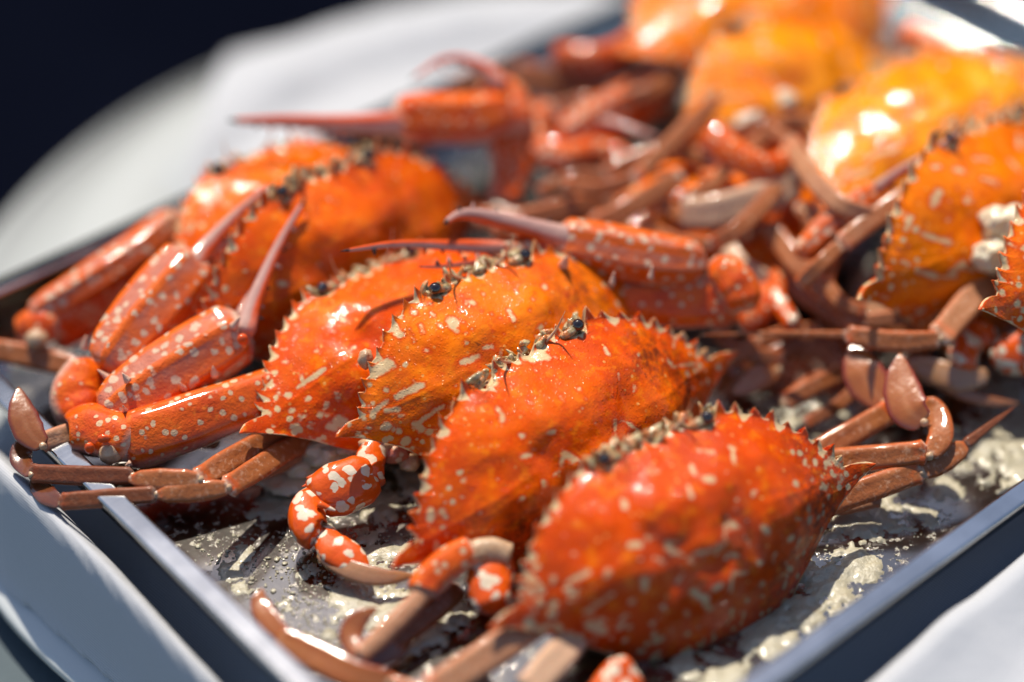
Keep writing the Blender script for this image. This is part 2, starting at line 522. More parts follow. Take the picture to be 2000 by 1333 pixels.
def plane(name, x0, x1, y0, y1, z, mat, th=None):
    if th is None:
        return obj(name, [(x0, y0, z), (x1, y0, z), (x1, y1, z), (x0, y1, z)], [(0, 1, 2, 3)], mat, smooth=False)
    V = [(x, y, zz) for zz in (z - th, z) for x, y in ((x0, y0), (x1, y0), (x1, y1), (x0, y1))]
    return obj(name, V, [(3, 2, 1, 0), (4, 5, 6, 7), (0, 1, 5, 4), (1, 2, 6, 5), (2, 3, 7, 6), (3, 0, 4, 7)], mat, smooth=False)


def plane_up(name, x0, x1, y, z0, z1, mat):
    V = [(x, yy, z) for yy in (y, y + 4) for x, z in ((x0, z0), (x1, z0), (x1, z1), (x0, z1))]
    return obj(name, V, [(0, 1, 2, 3), (7, 6, 5, 4), (0, 4, 5, 1), (1, 5, 6, 2), (2, 6, 7, 3), (3, 7, 4, 0)], mat, smooth=False)


tag(plane('table', -90, 90, -75, 40, -4.6, MAT['table'], 3), kind='structure')
tag(plane('floor', -400, 400, -400, 160, -78, MAT['table']), kind='structure')
tag(plane_up('sky_blocking_backdrop', -260, 260, 118, -78, 106, MAT['table']), kind='structure')  # stands for the dark background; added and sized to block sky reflections
tag(plane('shaded_cloth', -34, 30, -34, -4, -4.36, MAT['mat'], .2), 'grey sheet standing in for shaded pale cloth under the near side of the plate', 'shaded_cloth')  # made-up sheet, the shade on pale cloth put into its grey

PLZ = ([0, 12.0, 12.8, 13.8, 14.8, 15.6, 16.4, 17.6, 19.0, 20.2, 21.1, 21.45, 21.7, 21.85], [-2.2, -2.2, -2.0, -1.3, -.65, -.38, -.30, -.62, -1.32, -2.04, -2.68, -2.86, -2.98, -3.12])


def plate_z(r):
    return np.interp(r, *PLZ)


def make_plate():
    prof = [(r, z) for r, z in zip(*PLZ)]
    fine = []
    for i in range(len(prof) - 1):
        k = 3 if i else 4
        for j in range(k):
            t = j / k
            fine.append((prof[i][0] * (1 - t) + prof[i + 1][0] * t, prof[i][1] * (1 - t) + prof[i + 1][1] * t))
    fine += [(21.85, -3.25), (21.7, -3.32), (21.4, -3.2), (19, -1.9), (16.4, -.9), (15, -1.3), (13.2, -3.3), (12.6, -4.36), (11.8, -4.36), (11.4, -2.9), (0.02, -2.75)]
    n = 160
    V = [(PC[0] + r * math.cos(2 * math.pi * j / n), PC[1] + r * math.sin(2 * math.pi * j / n), z) for r, z in [(max(a, .02), b) for a, b in fine] for j in range(n)]
    m = len(fine)
    F = [(i * n + j, i * n + (j + 1) % n, (i + 1) * n + (j + 1) % n, (i + 1) * n + j) for i in range(m - 1) for j in range(n)]
    F.append(tuple(range(n))[::-1]); F.append(tuple((m - 1) * n + j for j in range(n)))
    F = [tuple(reversed(f)) for f in F]
    tag(obj('plate', V, F, MAT['plate']), 'large round white glazed plate under the steel tray', 'plate')


make_plate()
TU0, TU1, TV0, TV1 = -14.35, 25.9, -16.0, 10.65
LIPZ = 2.05


def rr_ring(off, z, rad, n=10):
    """rounded rectangle in tray axes, inset by off"""
    u0, u1, v0, v1 = TU0 + off, TU1 - off, TV0 + off, TV1 - off
    P = []
    for cx, cy, a0 in ((u1 - rad, v1 - rad, 0), (u0 + rad, v1 - rad, 90), (u0 + rad, v0 + rad, 180), (u1 - rad, v0 + rad, 270)):
        for k in range(n + 1):
            a = math.radians(a0 + 90 * k / n)
            P.append(UA * (cx + rad * math.cos(a)) + VA * (cy + rad * math.sin(a)) + np.array([0, 0, z]))
    return P


def make_tray():
    # lip and walls
    rings = [(0.06, LIPZ - .42, .9), (0.0, LIPZ - .36, .95), (0.0, LIPZ - .10, .95), (0.0, LIPZ - .07, .95), (.02, LIPZ - .02, .93), (.06, LIPZ, .9), (.09, LIPZ, .9), (.35, LIPZ + .01, .85), (.54, LIPZ + .012, .7), (.57, LIPZ + .012, .7), (.61, LIPZ - .02, .7), (.64, LIPZ - .07, .7),
             (.66, LIPZ - .13, .7), (.67, LIPZ - .17, .7), (.68, LIPZ - .22, .7), (.90, .34, .8), (.905, .30, .8), (.92, .22, .8), (.99, .12, .85), (1.03, .045, .9), (1.08, .012, .95), (1.14, 0, 1.0), (1.3, 0, 1.1), (1.5, 0, 1.15)]
    V = []; n = None
    for off, z, rad in rings:
        r = rr_ring(off, z, rad); n = len(r); V += r
    under = [(1.5, -.09, 1.15), (1.2, -.07, 1.0), (.98, .04, .85), (.84, .35, .8), (.62, LIPZ - .2, .7), (.54, LIPZ - .09, .7), (.12, LIPZ - .08, .85), (.1, LIPZ - .4, .9)]
    Vu = []
    F = [(i * n + (j + 1) % n, i * n + j, (i + 1) * n + j, (i + 1) * n + (j + 1) % n) for i in range(len(rings) - 1) for j in range(n)]
    b = len(V)
    for off, z, rad in under: V += rr_ring(off, z, rad)
    F += [(b + i * n + (j + 1) % n, b + i * n + j, b + (i + 1) * n + j, b + (i + 1) * n + (j + 1) % n) for i in range(len(under) - 1) for j in range(n)]
    F.append(tuple(b + j for j in range(n)))
    org = np.array([0, 0, 0.])
    M = np.eye(4); M[:3, 0] = UA; M[:3, 1] = VA; M[:3, 3] = UA * 5.5 - VA * 2.6
    t = empty('serving_tray', M)
    tag(t, 'rectangular stainless steel serving tray with a flat rim, heaped with crabs', 'tray')
    obj('rim', V, [tuple(reversed(f)) for f in F], MAT['steel'], t)
    # floor
    nu, nv = 120, 80
    u = np.linspace(TU0 + 1.3, TU1 - 1.3, nu); v = np.linspace(TV0 + 1.3, TV1 - 1.3, nv)
    uu, vv = np.meshgrid(u, v, indexing='ij')
    P = uu[..., None] * UA + vv[..., None] * VA
    P[..., 2] = -.012
    idx = np.arange(nu * nv).reshape(nu, nv)
    Ff = np.stack([idx[:-1, :-1], idx[1:, :-1], idx[1:, 1:], idx[:-1, 1:]], -1).reshape(-1, 4)
    obj('floor', P.reshape(-1, 3), Ff, MAT['floor'], t)


make_tray()


def fbm(x, y, z=0.0, o=4):
    return mn.fractal(Vector((x, y, z)), 1.0, 2.0, o)


def make_cloth():
    # a napkin laid over the plate, wrinkled, its outline read off the photograph at plate height
    px = [(-160, 845), (-60, 900), (0, 985), (55, 1030), (115, 1085), (230, 1180), (320, 1258), (420, 1345), (700, 1560), (1300, 1750), (2300, 1700), (2600, 800), (1900, 200), (1350, -40), (1100, -60), (700, 40), (560, 88), (445, 96), (405, 190), (375, 300), (345, 420), (300, 560), (100, 700)]
    poly = []
    for x, y in px:
        zz = -1.0
        for _ in range(8):
            q = at(x, y, zz); zz = .6 if 800 < y < 1500 and x < 600 else .5 * zz + .5 * max(-2.9, float(plate_z(min(21.8, math.hypot(q[0] - PC[0], q[1] - PC[1])))))
        poly.append(q[:2])
    poly = np.array(poly)
    h = .24
    us_ = np.r_[np.arange(-26, TU0 - 1.8, h), np.arange(TU0 - 1.8, TU0 + .3, .09), np.arange(TU0 + .3, 34, h)]; vs_ = np.arange(-30, 28, h)
    Uu, Vv = np.meshgrid(us_, vs_, indexing='ij')
    X = Uu * UA[0] + Vv * VA[0]; Y = Uu * UA[1] + Vv * VA[1]
    # signed distance to polygon (positive inside)
    P = np.stack([X.ravel(), Y.ravel()], 1)
    D = np.full(len(P), 1e9); inside = np.zeros(len(P), bool)
    for i in range(len(poly)):
        a, b = poly[i], poly[(i + 1) % len(poly)]
        ab = b - a; t = np.clip(((P - a) @ ab) / (ab @ ab), 0, 1)
        D = np.minimum(D, np.linalg.norm(P - (a + t[:, None] * ab), axis=1))
        c = ((a[1] > P[:, 1]) != (b[1] > P[:, 1])) & (P[:, 0] < (b[0] - a[0]) * (P[:, 1] - a[1]) / (b[1] - a[1] + 1e-12) + a[0])
        inside ^= c
    D = np.where(inside, D, -D)
    r = np.hypot(P[:, 0] - PC[0], P[:, 1] - PC[1])
    base = plate_z(np.minimum(r, 21.85))
    base = np.where(r > 21.6, -2.95 - (r - 21.6) * 1.4, base)
    base = np.maximum(base, -4.3)
    u = P @ UA[:2]; v = P @ VA[:2]
    du = np.maximum(np.maximum(TU0 - u, u - TU1), np.maximum(TV0 - v, v - TV1))     # >0 outside tray
    W = np.array([fbm(p[0] * .16, p[1] * .16, 1.3) for p in P]) * .35 + np.array([mn.noise(Vector((p[0] * .5 + p[1] * .35, p[1] * .12, 4))) for p in P]) * .18
    k = np.clip((du + 1.0) / 2.0, 0, 1)
    z = np.where(r < 16, np.maximum(base, -1.0), base) + .1 + k * (np.abs(W) * .8 + .05)
    # padding: the cloth is doubled under the tray edges and swells beside it
    swell = np.exp(-((du - 1.3) / 1.2) ** 2)
    left = np.clip((TU0 + 1 - u) / 2, 0, 1)
    near = np.clip((TV0 + 1 - v) / 2, 0, 1)
    fadeD = np.clip((D + .22) / .5, 0, 1); fadeD = fadeD * fadeD * (3 - 2 * fadeD)
    g1 = np.clip((du - .03) / (.24 + .5 * (1 - left)), 0, 1); g1 = g1 * g1 * (3 - 2 * g1)
    tl = 1.4 + .16 * np.sin(v * .45 + .6) + W * .4 - .25 * np.clip(du - .5, 0, 9) ** 1.3
    z = z + np.maximum(tl - z, 0) * g1 * left * fadeD
    tn = 1.25 * np.exp(-(du / 1.6) ** 2) + .1 + .35 * np.sin(u * .22 + .5) + .9 * W - .12 * np.clip(du - 2, 0, 9)
    z = z + np.maximum(tn - z, 0) * g1 * near * np.clip(D / 2, 0, 1)
    z = np.where(du < 0, np.minimum(z, -.16), z)
    edge = np.clip((D + .6 * left) / .5, 0, 1)
    z = z * 1.0 - (1 - edge) ** 2 * .08
    idx = np.arange(len(P)).reshape(X.shape)
    Fq = np.stack([idx[:-1, :-1], idx[1:, :-1], idx[1:, 1:], idx[:-1, 1:]], -1).reshape(-1, 4)
    # snap outline: move just-outside vertices to the border
    Dl = D + .3 * left
    ok = (Dl[Fq] > -h * .4).all(1)
    Fq = Fq[ok]
    used = np.unique(Fq); mp = -np.ones(len(P), int); mp[used] = np.arange(len(used))
    NPt = P.copy()
    out = (D < 0) & (left < .05)
    best = np.full(len(P), 1e9)
    for i in range(len(poly)):
        a, b = poly[i], poly[(i + 1) % len(poly)]
        ab = b - a; t = np.clip(((P - a) @ ab) / (ab @ ab), 0, 1); q = a + t[:, None] * ab
        dd = np.linalg.norm(P - q, axis=1); m_ = (dd < best) & out
        NPt[m_] = q[m_]; best = np.where(out, np.minimum(best, dd), best)
    m2 = (Dl < 0) & (left >= .05)
    bq = np.full(len(P), 1e9); Q = P.copy()
    for i in range(len(poly)):
        a, b = poly[i], poly[(i + 1) % len(poly)]
        ab = b - a; t = np.clip(((P - a) @ ab) / (ab @ ab), 0, 1); q = a + t[:, None] * ab
        dd = np.linalg.norm(P - q, axis=1); k_ = dd < bq
        Q[k_] = q[k_]; bq = np.minimum(bq, dd)
    dv = (P - Q) / np.maximum(np.linalg.norm(P - Q, axis=1), 1e-6)[:, None]
    NPt[m2] = (Q + dv * (.3 * left)[:, None])[m2]
    V = np.c_[NPt, z][used]
    # clean border by relaxing towards polygon
    o = obj('napkin', V, mp[Fq], MAT['cloth'])
    so = o.modifiers.new('solid', 'SOLIDIFY'); so.thickness = .07 * S; so.offset = 1
    sm = o.modifiers.new('smooth', 'SMOOTH'); sm.iterations = 4
    tag(o, 'white woven cloth napkin spread over the plate beneath the tray', 'napkin')


make_cloth()


def make_curd():
    # pools of set white protein on the tray floor; px centre, radius cm, height cm
    B = [((600, 960), 1.2, .25), ((650, 890), 1.5, .35), ((545, 990), .6, .12), ((745, 985), .75, .3), ((725, 1050), .45, .2), ((760, 1200), 1.25, .3), ((700, 1170), .8, .25), ((830, 1230), .9, .28),
         ((800, 1080), .5, .22), ((745, 1075), .5, .2), ((1660, 1010), 1.0, .3), ((1720, 1000), .8, .25), ((1625, 1150), 1.0, .35), ((1685, 1110), .8, .3), ((1570, 1195), .7, .25), ((1960, 860), 1.7, .3), ((2010, 930), 1.2, .25), ((1860, 960), .5, .12),
         ((1900, 880), 1.0, .22), ((1500, 1250), .9, .2), ((1400, 1320), 1.0, .2), ((1800, 1000), .5, .1), ((1520, 840), 1.0, .25), ((1480, 870), .9, .2), ((1620, 810), .7, .2), ((1950, 760), 1.0, .15), ((900, 1200), .4, .1),
         ((850, 960), 1.2, .3), ((900, 870), 1.4, .35), ((480, 1080), .25, .08), ((445, 1120), .3, .08), ((645, 1240), .18, .1), ((590, 1120), .22, .1), ((560, 1180), .2, .08), ((610, 1110), .25, .1), ((470, 1150), .22, .06), ((1000, 1180), .3, .1), ((1750, 950), .5, .12)]
    h = .075
    used_all = []
    mb = MB()
    for bi, ((x, y), rad, hh) in enumerate(B):
        c = at(x, y, 0)[:2]
        n = int(rad * 1.7 / h)
        g = np.arange(-n, n + 1) * h
        X, Y = np.meshgrid(g, g, indexing='ij')
        d = np.hypot(X, Y) / rad
        N1 = np.array([fbm((c[0] + a) * .9, (c[1] + b) * .9, 2.2, 4) for a, b in zip(X.ravel(), Y.ravel())]).reshape(X.shape)
        N2 = np.array([fbm((c[0] + a) * 3.2, (c[1] + b) * 3.2, 5.2, 3) for a, b in zip(X.ravel(), Y.ravel())]).reshape(X.shape)
        N3 = np.array([mn.noise(Vector(((c[0] + a) * 7, (c[1] + b) * 7, 1.2))) for a, b in zip(X.ravel(), Y.ravel())]).reshape(X.shape)
        f = 1 - d + N1 * .75 + N2 * .6 + N3 * .38
        z = np.where(f > 0, hh * .38 * (1 - np.exp(-f * 2.2)) * (1 + .12 * N2 + .3 * N1), -.06 + f * .1)
        idx = np.arange(X.size).reshape(X.shape)
        Fq = np.stack([idx[:-1, :-1], idx[1:, :-1], idx[1:, 1:], idx[:-1, 1:]], -1).reshape(-1, 4)
        ok = (z.ravel()[Fq] > -.05).any(1)
        Fq = Fq[ok]
        us = np.unique(Fq)
        if not len(us): continue
        mp = -np.ones(X.size, int); mp[us] = np.arange(len(us))
        V = np.c_[X.ravel() + c[0], Y.ravel() + c[1], np.maximum(z.ravel(), -.05)][us]
        uv_u = V @ UA; uv_v = V @ VA
        V = V[:, :]
        keep = ((uv_u > TU0 + 1.35) & (uv_u < TU1 - 1.35) & (uv_v > TV0 + 1.35) & (uv_v < TV1 - 1.35))
        Fm = mp[Fq]; Fm = Fm[keep[Fm].all(1)]
        if len(Fm): mb.add(V, Fm)
    rr = np.random.default_rng(3)
    for i in range(1800):
        if i < 1000:
            (x, y), rad, hh = B[rr.integers(len(B))]
            c = at(x, y, 0)[:2] + rr.normal(0, 1, 2) * rad * .75
        else:
            c = at(rr.uniform(380, 700), rr.uniform(1040, 1300), 0)[:2]
        uu, vv = c @ UA[:2], c @ VA[:2]
        if not (TU0 + 1.8 < uu < TU1 - 1.8 and TV0 + 1.8 < vv < TV1 - 1.8): continue
        q = rr.uniform(.012, .038) * (1.8 if rr.random() < .1 else 1)
        V, F = ellipsoid(np.array([c[0], c[1], q * .2]), np.diag([q * rr.uniform(.7, 1.6), q * rr.uniform(.7, 1.6), q * .5]), 8, 5, .3, i)
        mb.add(V, F)
    o = mb.build('curd', MAT['curd'])
    tag(o, 'pale set curd and scum pooled on the tray floor between the crabs', 'curd', kind='stuff')


make_curd()

# ------------------------------------------------------------------ crab carapace
def Rot(wv):
    wv = np.asarray(wv, float); a = np.linalg.norm(wv); k = wv / a
    K = np.array([[0, -k[2], k[1]], [k[2], 0, -k[0]], [-k[1], k[0], 0]])
    return np.eye(3) + math.sin(a) * K + (1 - math.cos(a)) * K @ K


def outline(seed):
    """right half of the rim from the front middle to the rear middle (half-width = 1): (x, y, z, tip)"""
    r = np.random.default_rng(seed)
    P = [(0, .470, 0, 0), (.022, .476, 0, 0), (.045, .505, .005, .6), (.066, .478, 0, 0), (.085, .480, 0, 0), (.112, .515, .005, .8), (.135, .482, 0, 0), (.150, .484, 0, 0), (.175, .535, .01, 1), (.190, .505, .0, .3),
         (.205, .472, -.005, 0), (.235, .452, -.012, 0), (.252, .455, -.005, .2), (.262, .438, -.01, 0), (.275, .452, -.005, .2), (.30, .456, -.01, 0), (.325, .475, -.005, 0), (.352, .535, .01, 1)]
    # eight side teeth along an arc, then the long spine
    A = np.array([(.375, .470), (.465, .425), (.545, .377), (.612, .325), (.675, .270), (.728, .208), (.775, .142), (.815, .084), (.845, .040)])
    for i in range(8):
        a, b = A[i], A[i + 1]
        d = b - a; L = np.linalg.norm(d); d = d / L; nr = np.array([-d[1], d[0]]) * -1
        nr = np.array([d[1], -d[0]]) * -1
        if nr @ np.array([1, 1.0]) < 0: nr = -nr
        hgt = r.uniform(.022, .046) * (1 + .3 * (i > 5))
        P.append((a[0], a[1], 0, 0))
        q = a + d * L * .25 + nr * hgt * .22; P.append((q[0], q[1], .0, .2))
        q = a + d * L * .42 + nr * hgt * .55; P.append((q[0], q[1], .004, .5))
        tip = a + d * L * .52 + nr * hgt - d * L * .22 * 1.0
        tip = a + d * L * .46 + nr * hgt + np.array([-.010, .012])
        P.append((tip[0], tip[1], .008, 1))
        q = a + d * L * .66 + nr * hgt * .42; P.append((q[0], q[1], .003, .3))
        q = a + d * L * .84 + nr * hgt * .06; P.append((q[0], q[1], 0, 0))
    P += [(.855, .034, 0, 0), (.88, .036, 0, .1), (.915, .034, .0, .3), (.955, .024, .004, .5), (.985, .010, .008, .8), (1.0, -.004, .010, 1), (.980, -.012, .006, .7), (.93, -.030, .0, .3), (.87, -.060, 0, 0), (.81, -.092, 0, 0),
          (.75, -.130, 0, 0), (.69, -.175, 0, 0), (.61, -.240, 0, 0), (.54, -.300, 0, 0), (.47, -.365, 0, 0), (.41, -.418, 0, 0), (.355, -.452, 0, 0), (.29, -.478, 0, 0), (.2, -.495, 0, 0), (.1, -.505, 0, 0), (0, -.508, 0, 0)]
    P = np.array(P)
    P[1:-1, :2] += r.normal(0, .0018, (len(P) - 2, 2))
    return P


def resample(P, n):
    d = np.r_[0, np.cumsum(np.linalg.norm(np.diff(P[:, :2], axis=0), axis=1))]
    s = np.union1d(np.linspace(0, d[-1], n), d)
    s = s[np.r_[True, np.diff(s) > 1e-5]]
    return np.stack([np.interp(s, d, P[:, k]) for k in range(P.shape[1])], 1)


def marks(seed, dots, kind):
    """white marks as capsules (x0,y0,x1,y1,r) in carapace units"""
    r = np.random.default_rng(seed + 100)
    base = [(.17, .26, .22, .30, .016), (.34, .24, .40, .25, .013), (.27, .13, .29, .19, .014), (.50, .12, .62, .16, .016), (.44, -.02, .50, .01, .014), (.58, -.02, .66, .01, .014),
            (.09, -.02, .15, -.07, .014), (.15, -.07, .20, .0, .011), (.05, -.12, .09, -.02, .010), (.24, -.16, .30, -.12, .014), (.36, -.14, .42, -.22, .013), (.17, -.26, .24, -.24, .013), (.10, -.34, .12, -.28, .012),
            (.46, .30, .50, .28, .016), (.30, .38, .34, .36, .015), (.12, .38, .18, .39, .012), (.62, .22, .66, .20, .014), (.0, .30, .0, .33, .008), (.52, -.12, .60, -.10, .014), (.33, -.30, .40, -.29, .014), (.02, -.20, .06, -.22, .010)]
    out = []
    if kind == 1: base = []
    for sx in (-1, 1):
        for (a, b, c, d, q) in base:
            if r.random() < .12: continue
            j = r.normal(0, .010, 4)
            out.append((sx * a + j[0], b + j[1], sx * c + j[2], d + j[3], q * r.uniform(.55, 1.2)))
    k = 0
    while k < dots:
        x = r.uniform(-.85, .85); y = r.uniform(-.48, .42)
        dens = .05 + 1.2 * max(0, (abs(x) - .45)) * (y < .18) + 1.4 * max(0, (-y - .12)) + (abs(x) > .72) * .6
        if r.random() > dens: continue
        L = r.uniform(0, .035); a = r.uniform(0, 3.14)
        out.append((x, y, x + L * math.cos(a), y + L * math.sin(a), r.uniform(.008, .017)))
        k += 1
    for _ in range(130):
        x = r.uniform(-.8, .8); y = r.uniform(-.45, .45)
        out.append((x, y, x + .001, y, r.uniform(.0025, .005)))
    return np.array(out)


def seg_dist(P, a, b):
    ab = b - a
    t = np.clip(((P - a) @ ab) / (ab @ ab + 1e-12), 0, 1)
    return np.linalg.norm(P - (a + t[:, None] * ab), axis=1)


def carapace(seed, hi, dots=150, tone=.5, dark=(), kind=0, H=.235, extra=()):
    n = 330 if hi else 150
    R = resample(outline(seed), n); Lh = resample(outline(seed + 50), n).copy()
    Lh[:, 0] *= -1
    ring = np.vstack([R, Lh[::-1][1:-1]])            # clockwise from front middle
    C = np.array([0, -.02])
    # base (toothless) radius by angle
    arc = np.array([(0, .475), (.2, .478), (.34, .470), (.46, .427), (.55, .373), (.66, .283), (.74, .185), (.80, .10), (.84, .02), (.83, -.05), (.75, -.125), (.69, -.17), (.54, -.295), (.41, -.41), (.345, -.45), (.2, -.49), (0, -.503)])
    arc = np.vstack([arc, (arc * [-1, 1])[::-1][1:-1]])
    ang = np.arctan2(arc[:, 0], arc[:, 1] - C[1]); rad = np.hypot(arc[:, 0], arc[:, 1] - C[1])
    o = np.argsort(ang); ang = np.r_[ang[o] - 2 * np.pi, ang[o], ang[o] + 2 * np.pi]; rad = np.tile(rad[o], 3)
    K = 46 if hi else 26
    s = np.linspace(0, 1, K) ** .8
    s = 1 - (1 - s) ** 1.25
    s[0] = .002
    N = len(ring)
    d = ring[:, :2] - C
    ra = np.arctan2(d[:, 0], d[:, 1]); rr_ = np.hypot(d[:, 0], d[:, 1])
    rbase = np.interp(ra, ang, rad)
    KT = 8 if hi else 5
    inner = np.minimum(rbase * .955, rr_ * .985)
    rin = rbase * .955
    tau = np.linspace(0, 1, K - KT + 1)[:-1]; tau = 1 - (1 - tau) ** 1.5; tau[0] = .003
    un = np.unwrap(ra)
    lin = np.linspace(0, 2 * np.pi, N, endpoint=False)
    res_ = un - lin; kw = 21 if hi else 9
    sm_ = np.convolve(np.r_[res_[-kw:], res_, res_[:kw]], np.hanning(kw) / np.hanning(kw).sum(), 'same')[kw:-kw]
    sa = lin + sm_ * .97
    sa = np.maximum.accumulate(sa)
    rs = np.interp(np.mod(sa + np.pi, 2 * np.pi) - np.pi, ang, rad)
    dirs0 = np.stack([np.sin(sa), np.cos(sa)], 1)
    dirs1 = d / rr_[:, None]
    inner = rs * .935
    XYi = tau[:, None, None] * (inner[:, None] * dirs0)[None]
    q_ = (np.linspace(0, 1, KT) ** .8)[:, None, None]
    XYo = (inner[:, None] * dirs0)[None] * (1 - q_) + d[None] * q_
    XY = C + np.concatenate([XYi, XYo])
    x, y = XY[..., 0], XY[..., 1]
    rho = np.hypot(x, y - C[1]); an_ = np.arctan2(x, y - C[1])
    rb = np.interp(an_.ravel(), ang, rad).reshape(x.shape)
    t = np.clip(rho / rb, 0, 1)
    ga = np.linspace(-np.pi, np.pi, 361); gr = np.interp(ga, ang, rad)[:-1]
    kr = np.exp(-(np.arange(-60, 61) / 24.0) ** 2); kr /= kr.sum()
    gs_ = np.convolve(np.r_[gr[-60:], gr, gr[:60]], kr, 'valid'); gs_ = np.r_[gs_, gs_[:1]]
    rsm = np.interp(an_.ravel(), ga, gs_).reshape(x.shape)
    t_in = np.clip(rho / (rsm + (rb - rsm) * t ** 4), 0, 1)
    t_in = np.where(t > .97, np.maximum(t_in, t), t_in)
    out_ = np.concatenate([np.zeros((len(tau), N)), np.broadcast_to(q_[..., 0], (KT, N))])
    z = H * (1 - t_in ** 1.9) ** .96
    # steeper front, flatter centre
    g = lambda cx, cy, sx, sy, am: am * np.exp(-((x - cx) / sx) ** 2 - ((y - cy) / sy) ** 2)
    ax = np.abs(x)
    gs = lambda cx, cy, sx, sy, am: am * np.exp(-((ax - cx) / sx) ** 2 - ((y - cy) / sy) ** 2)
    fade = 1 - t ** 6
    reg = g(0, .22, .17, .12, .022) + gs(.17, .27, .09, .08, .016) + gs(.43, .0, .17, .15, .034) + gs(.40, .26, .10, .08, .012) + g(0, -.2, .10, .09, .022) + gs(.25, -.28, .12, .10, .012) + g(0, .02, .08, .06, .014)
    reg *= 1.25
    reg -= gs(.20, -.05, .035, .11, .022) + gs(.245, .12, .04, .07, .018) + gs(.11, .06, .06, .03, .010) + g(0, -.08, .10, .03, .012) + gs(.12, -.16, .03, .07, .012)
    ry = .02 + .10 * (1 - (ax / .78)) * 1.0
    reg += .0035 * np.exp(-((y - ry) / .012) ** 2) * (ax > .30) * (ax < .76)
    ry2 = .20 + .03 * np.cos(ax * 9)
    reg += .003 * np.exp(-((y - ry2) / .010) ** 2) * (ax < .22)
    nz = np.array([mn.fractal(Vector((p, q, seed * 1.7)), 1, 2, 3) for p, q in zip((x * 4).ravel(), (y * 4).ravel())]).reshape(x.shape)
    reg += nz * .016
    z = z + reg * fade
    tz = ring[:, 2]
    z = z * (1 - .6 * out_) + tz[None] * out_ ** 2
    # bent slightly: front margin lower
    z = z - .05 * np.clip(y, 0, 1) ** 2 + .02 * ax ** 2
    V = np.stack([x, y, z], -1).reshape(-1, 3)
    idx = np.arange(K * N).reshape(K, N)
    nx = np.roll(idx, -1, axis=1)
    F = np.stack([idx[:-1], idx[1:], nx[1:], nx[:-1]], -1).reshape(-1, 4)
    # colour fields
    P2 = V[:, :2]
    mk = marks(seed, dots, kind)
    if len(extra): mk = np.vstack([mk, np.array(extra, float)])
    W = np.full(len(P2), -1.0)
    for (x0, y0, x1, y1, q) in mk:
        near = (np.abs(P2[:, 0] - (x0 + x1) / 2) < abs(x1 - x0) / 2 + q + .05) & (np.abs(P2[:, 1] - (y0 + y1) / 2) < abs(y1 - y0) / 2 + q + .05)
        if not near.any(): continue
        dd = seg_dist(P2[near], np.array([x0, y0]), np.array([x1, y1]))
        W[near] = np.maximum(W[near], np.clip((q - dd) / .018, -1, 1))
    # cream edging between the teeth and round the rim
    e = np.linalg.norm(XY - (C + d)[None], axis=-1)
    tipf = ring[:, 3][None]
    frontal = (ring[:, 1] > -.05)[None] * np.ones_like(e)
    wd = .020 * (1 - tipf) * frontal + .006 * (1 - frontal)
    wd = wd * (1 + .9 * np.sin(ring[:, 0][None] * 37 + seed) * (np.abs(ring[:, 0][None]) > .3))
    W = np.maximum(W, np.clip((wd - e) / .012, -1, 1).ravel())
    # pale tips
    tp = (tipf > .93) & (e < .02)
    W = np.where(tp.ravel() & (e.ravel() < .008), np.maximum(W, .2), W)
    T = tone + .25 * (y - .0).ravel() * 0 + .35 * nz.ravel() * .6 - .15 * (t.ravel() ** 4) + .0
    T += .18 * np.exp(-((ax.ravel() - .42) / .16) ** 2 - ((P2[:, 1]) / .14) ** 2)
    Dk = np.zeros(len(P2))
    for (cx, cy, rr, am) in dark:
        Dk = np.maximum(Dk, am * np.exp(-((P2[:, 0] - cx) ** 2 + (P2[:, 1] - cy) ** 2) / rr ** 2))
    RM = np.clip((t - .70) / .2, 0, 1) * np.clip(((ax > .5) * (y < .22) * 1.0 + (y < -.22) * 1.0 + (ax > .68) * .7), 0, 1)
    RM = RM.ravel()
    # underside: a doublure that turns in under the rim and down to the body
    rimz = V.reshape(K, N, 3)[-1]
    tiers = [(.995, -.010), (.97, -.022), (.90, -.035), (.74, -.055), (.60, -.09), (.48, -.15), (.2, -.18)]
    Vs = [V]; prev = idx[-1]; Fs = [F]; nn = K * N
    basexy = np.stack([np.sin(np.arctan2(d[:, 0], d[:, 1])), np.cos(np.arctan2(d[:, 0], d[:, 1]))], 1) * np.interp(np.arctan2(d[:, 0], d[:, 1]), ang, rad)[:, None]
    for i, (k, dz) in enumerate(tiers):
        if i < 2:
            q = C + d * k
        else:
            q = C + basexy * (k / .90 * .97 if k < .9 else .97)
            q = C + basexy * k * 1.03
        zz = rimz[:, 2] * max(0, 1 - i * .4) + dz
        Vs.append(np.c_[q, zz])
        cur = nn + np.arange(N); nn += N
        Fs.append(np.stack([prev, cur, np.roll(cur, -1), np.roll(prev, -1)], -1))
        prev = cur
    ex = nn - K * N
    V = np.vstack(Vs); F = np.vstack(Fs)
    Wu = np.full(ex, -.2); Wu[3 * N:] = .9
    Wu[:2 * N] = np.clip(np.tile(np.sin(ring[:, 0] * 60), 2) * .5, -1, 1)
    return V, F[:, ::1], dict(white=np.r_[W, Wu], tone=np.r_[T, np.full(ex, tone)], dark=np.r_[Dk, np.zeros(ex)], rim=np.r_[RM, np.ones(ex)])


# ------------------------------------------------------------------ whole crabs
HALF_GROUP = 'steamed orange crabs heaped on the tray'


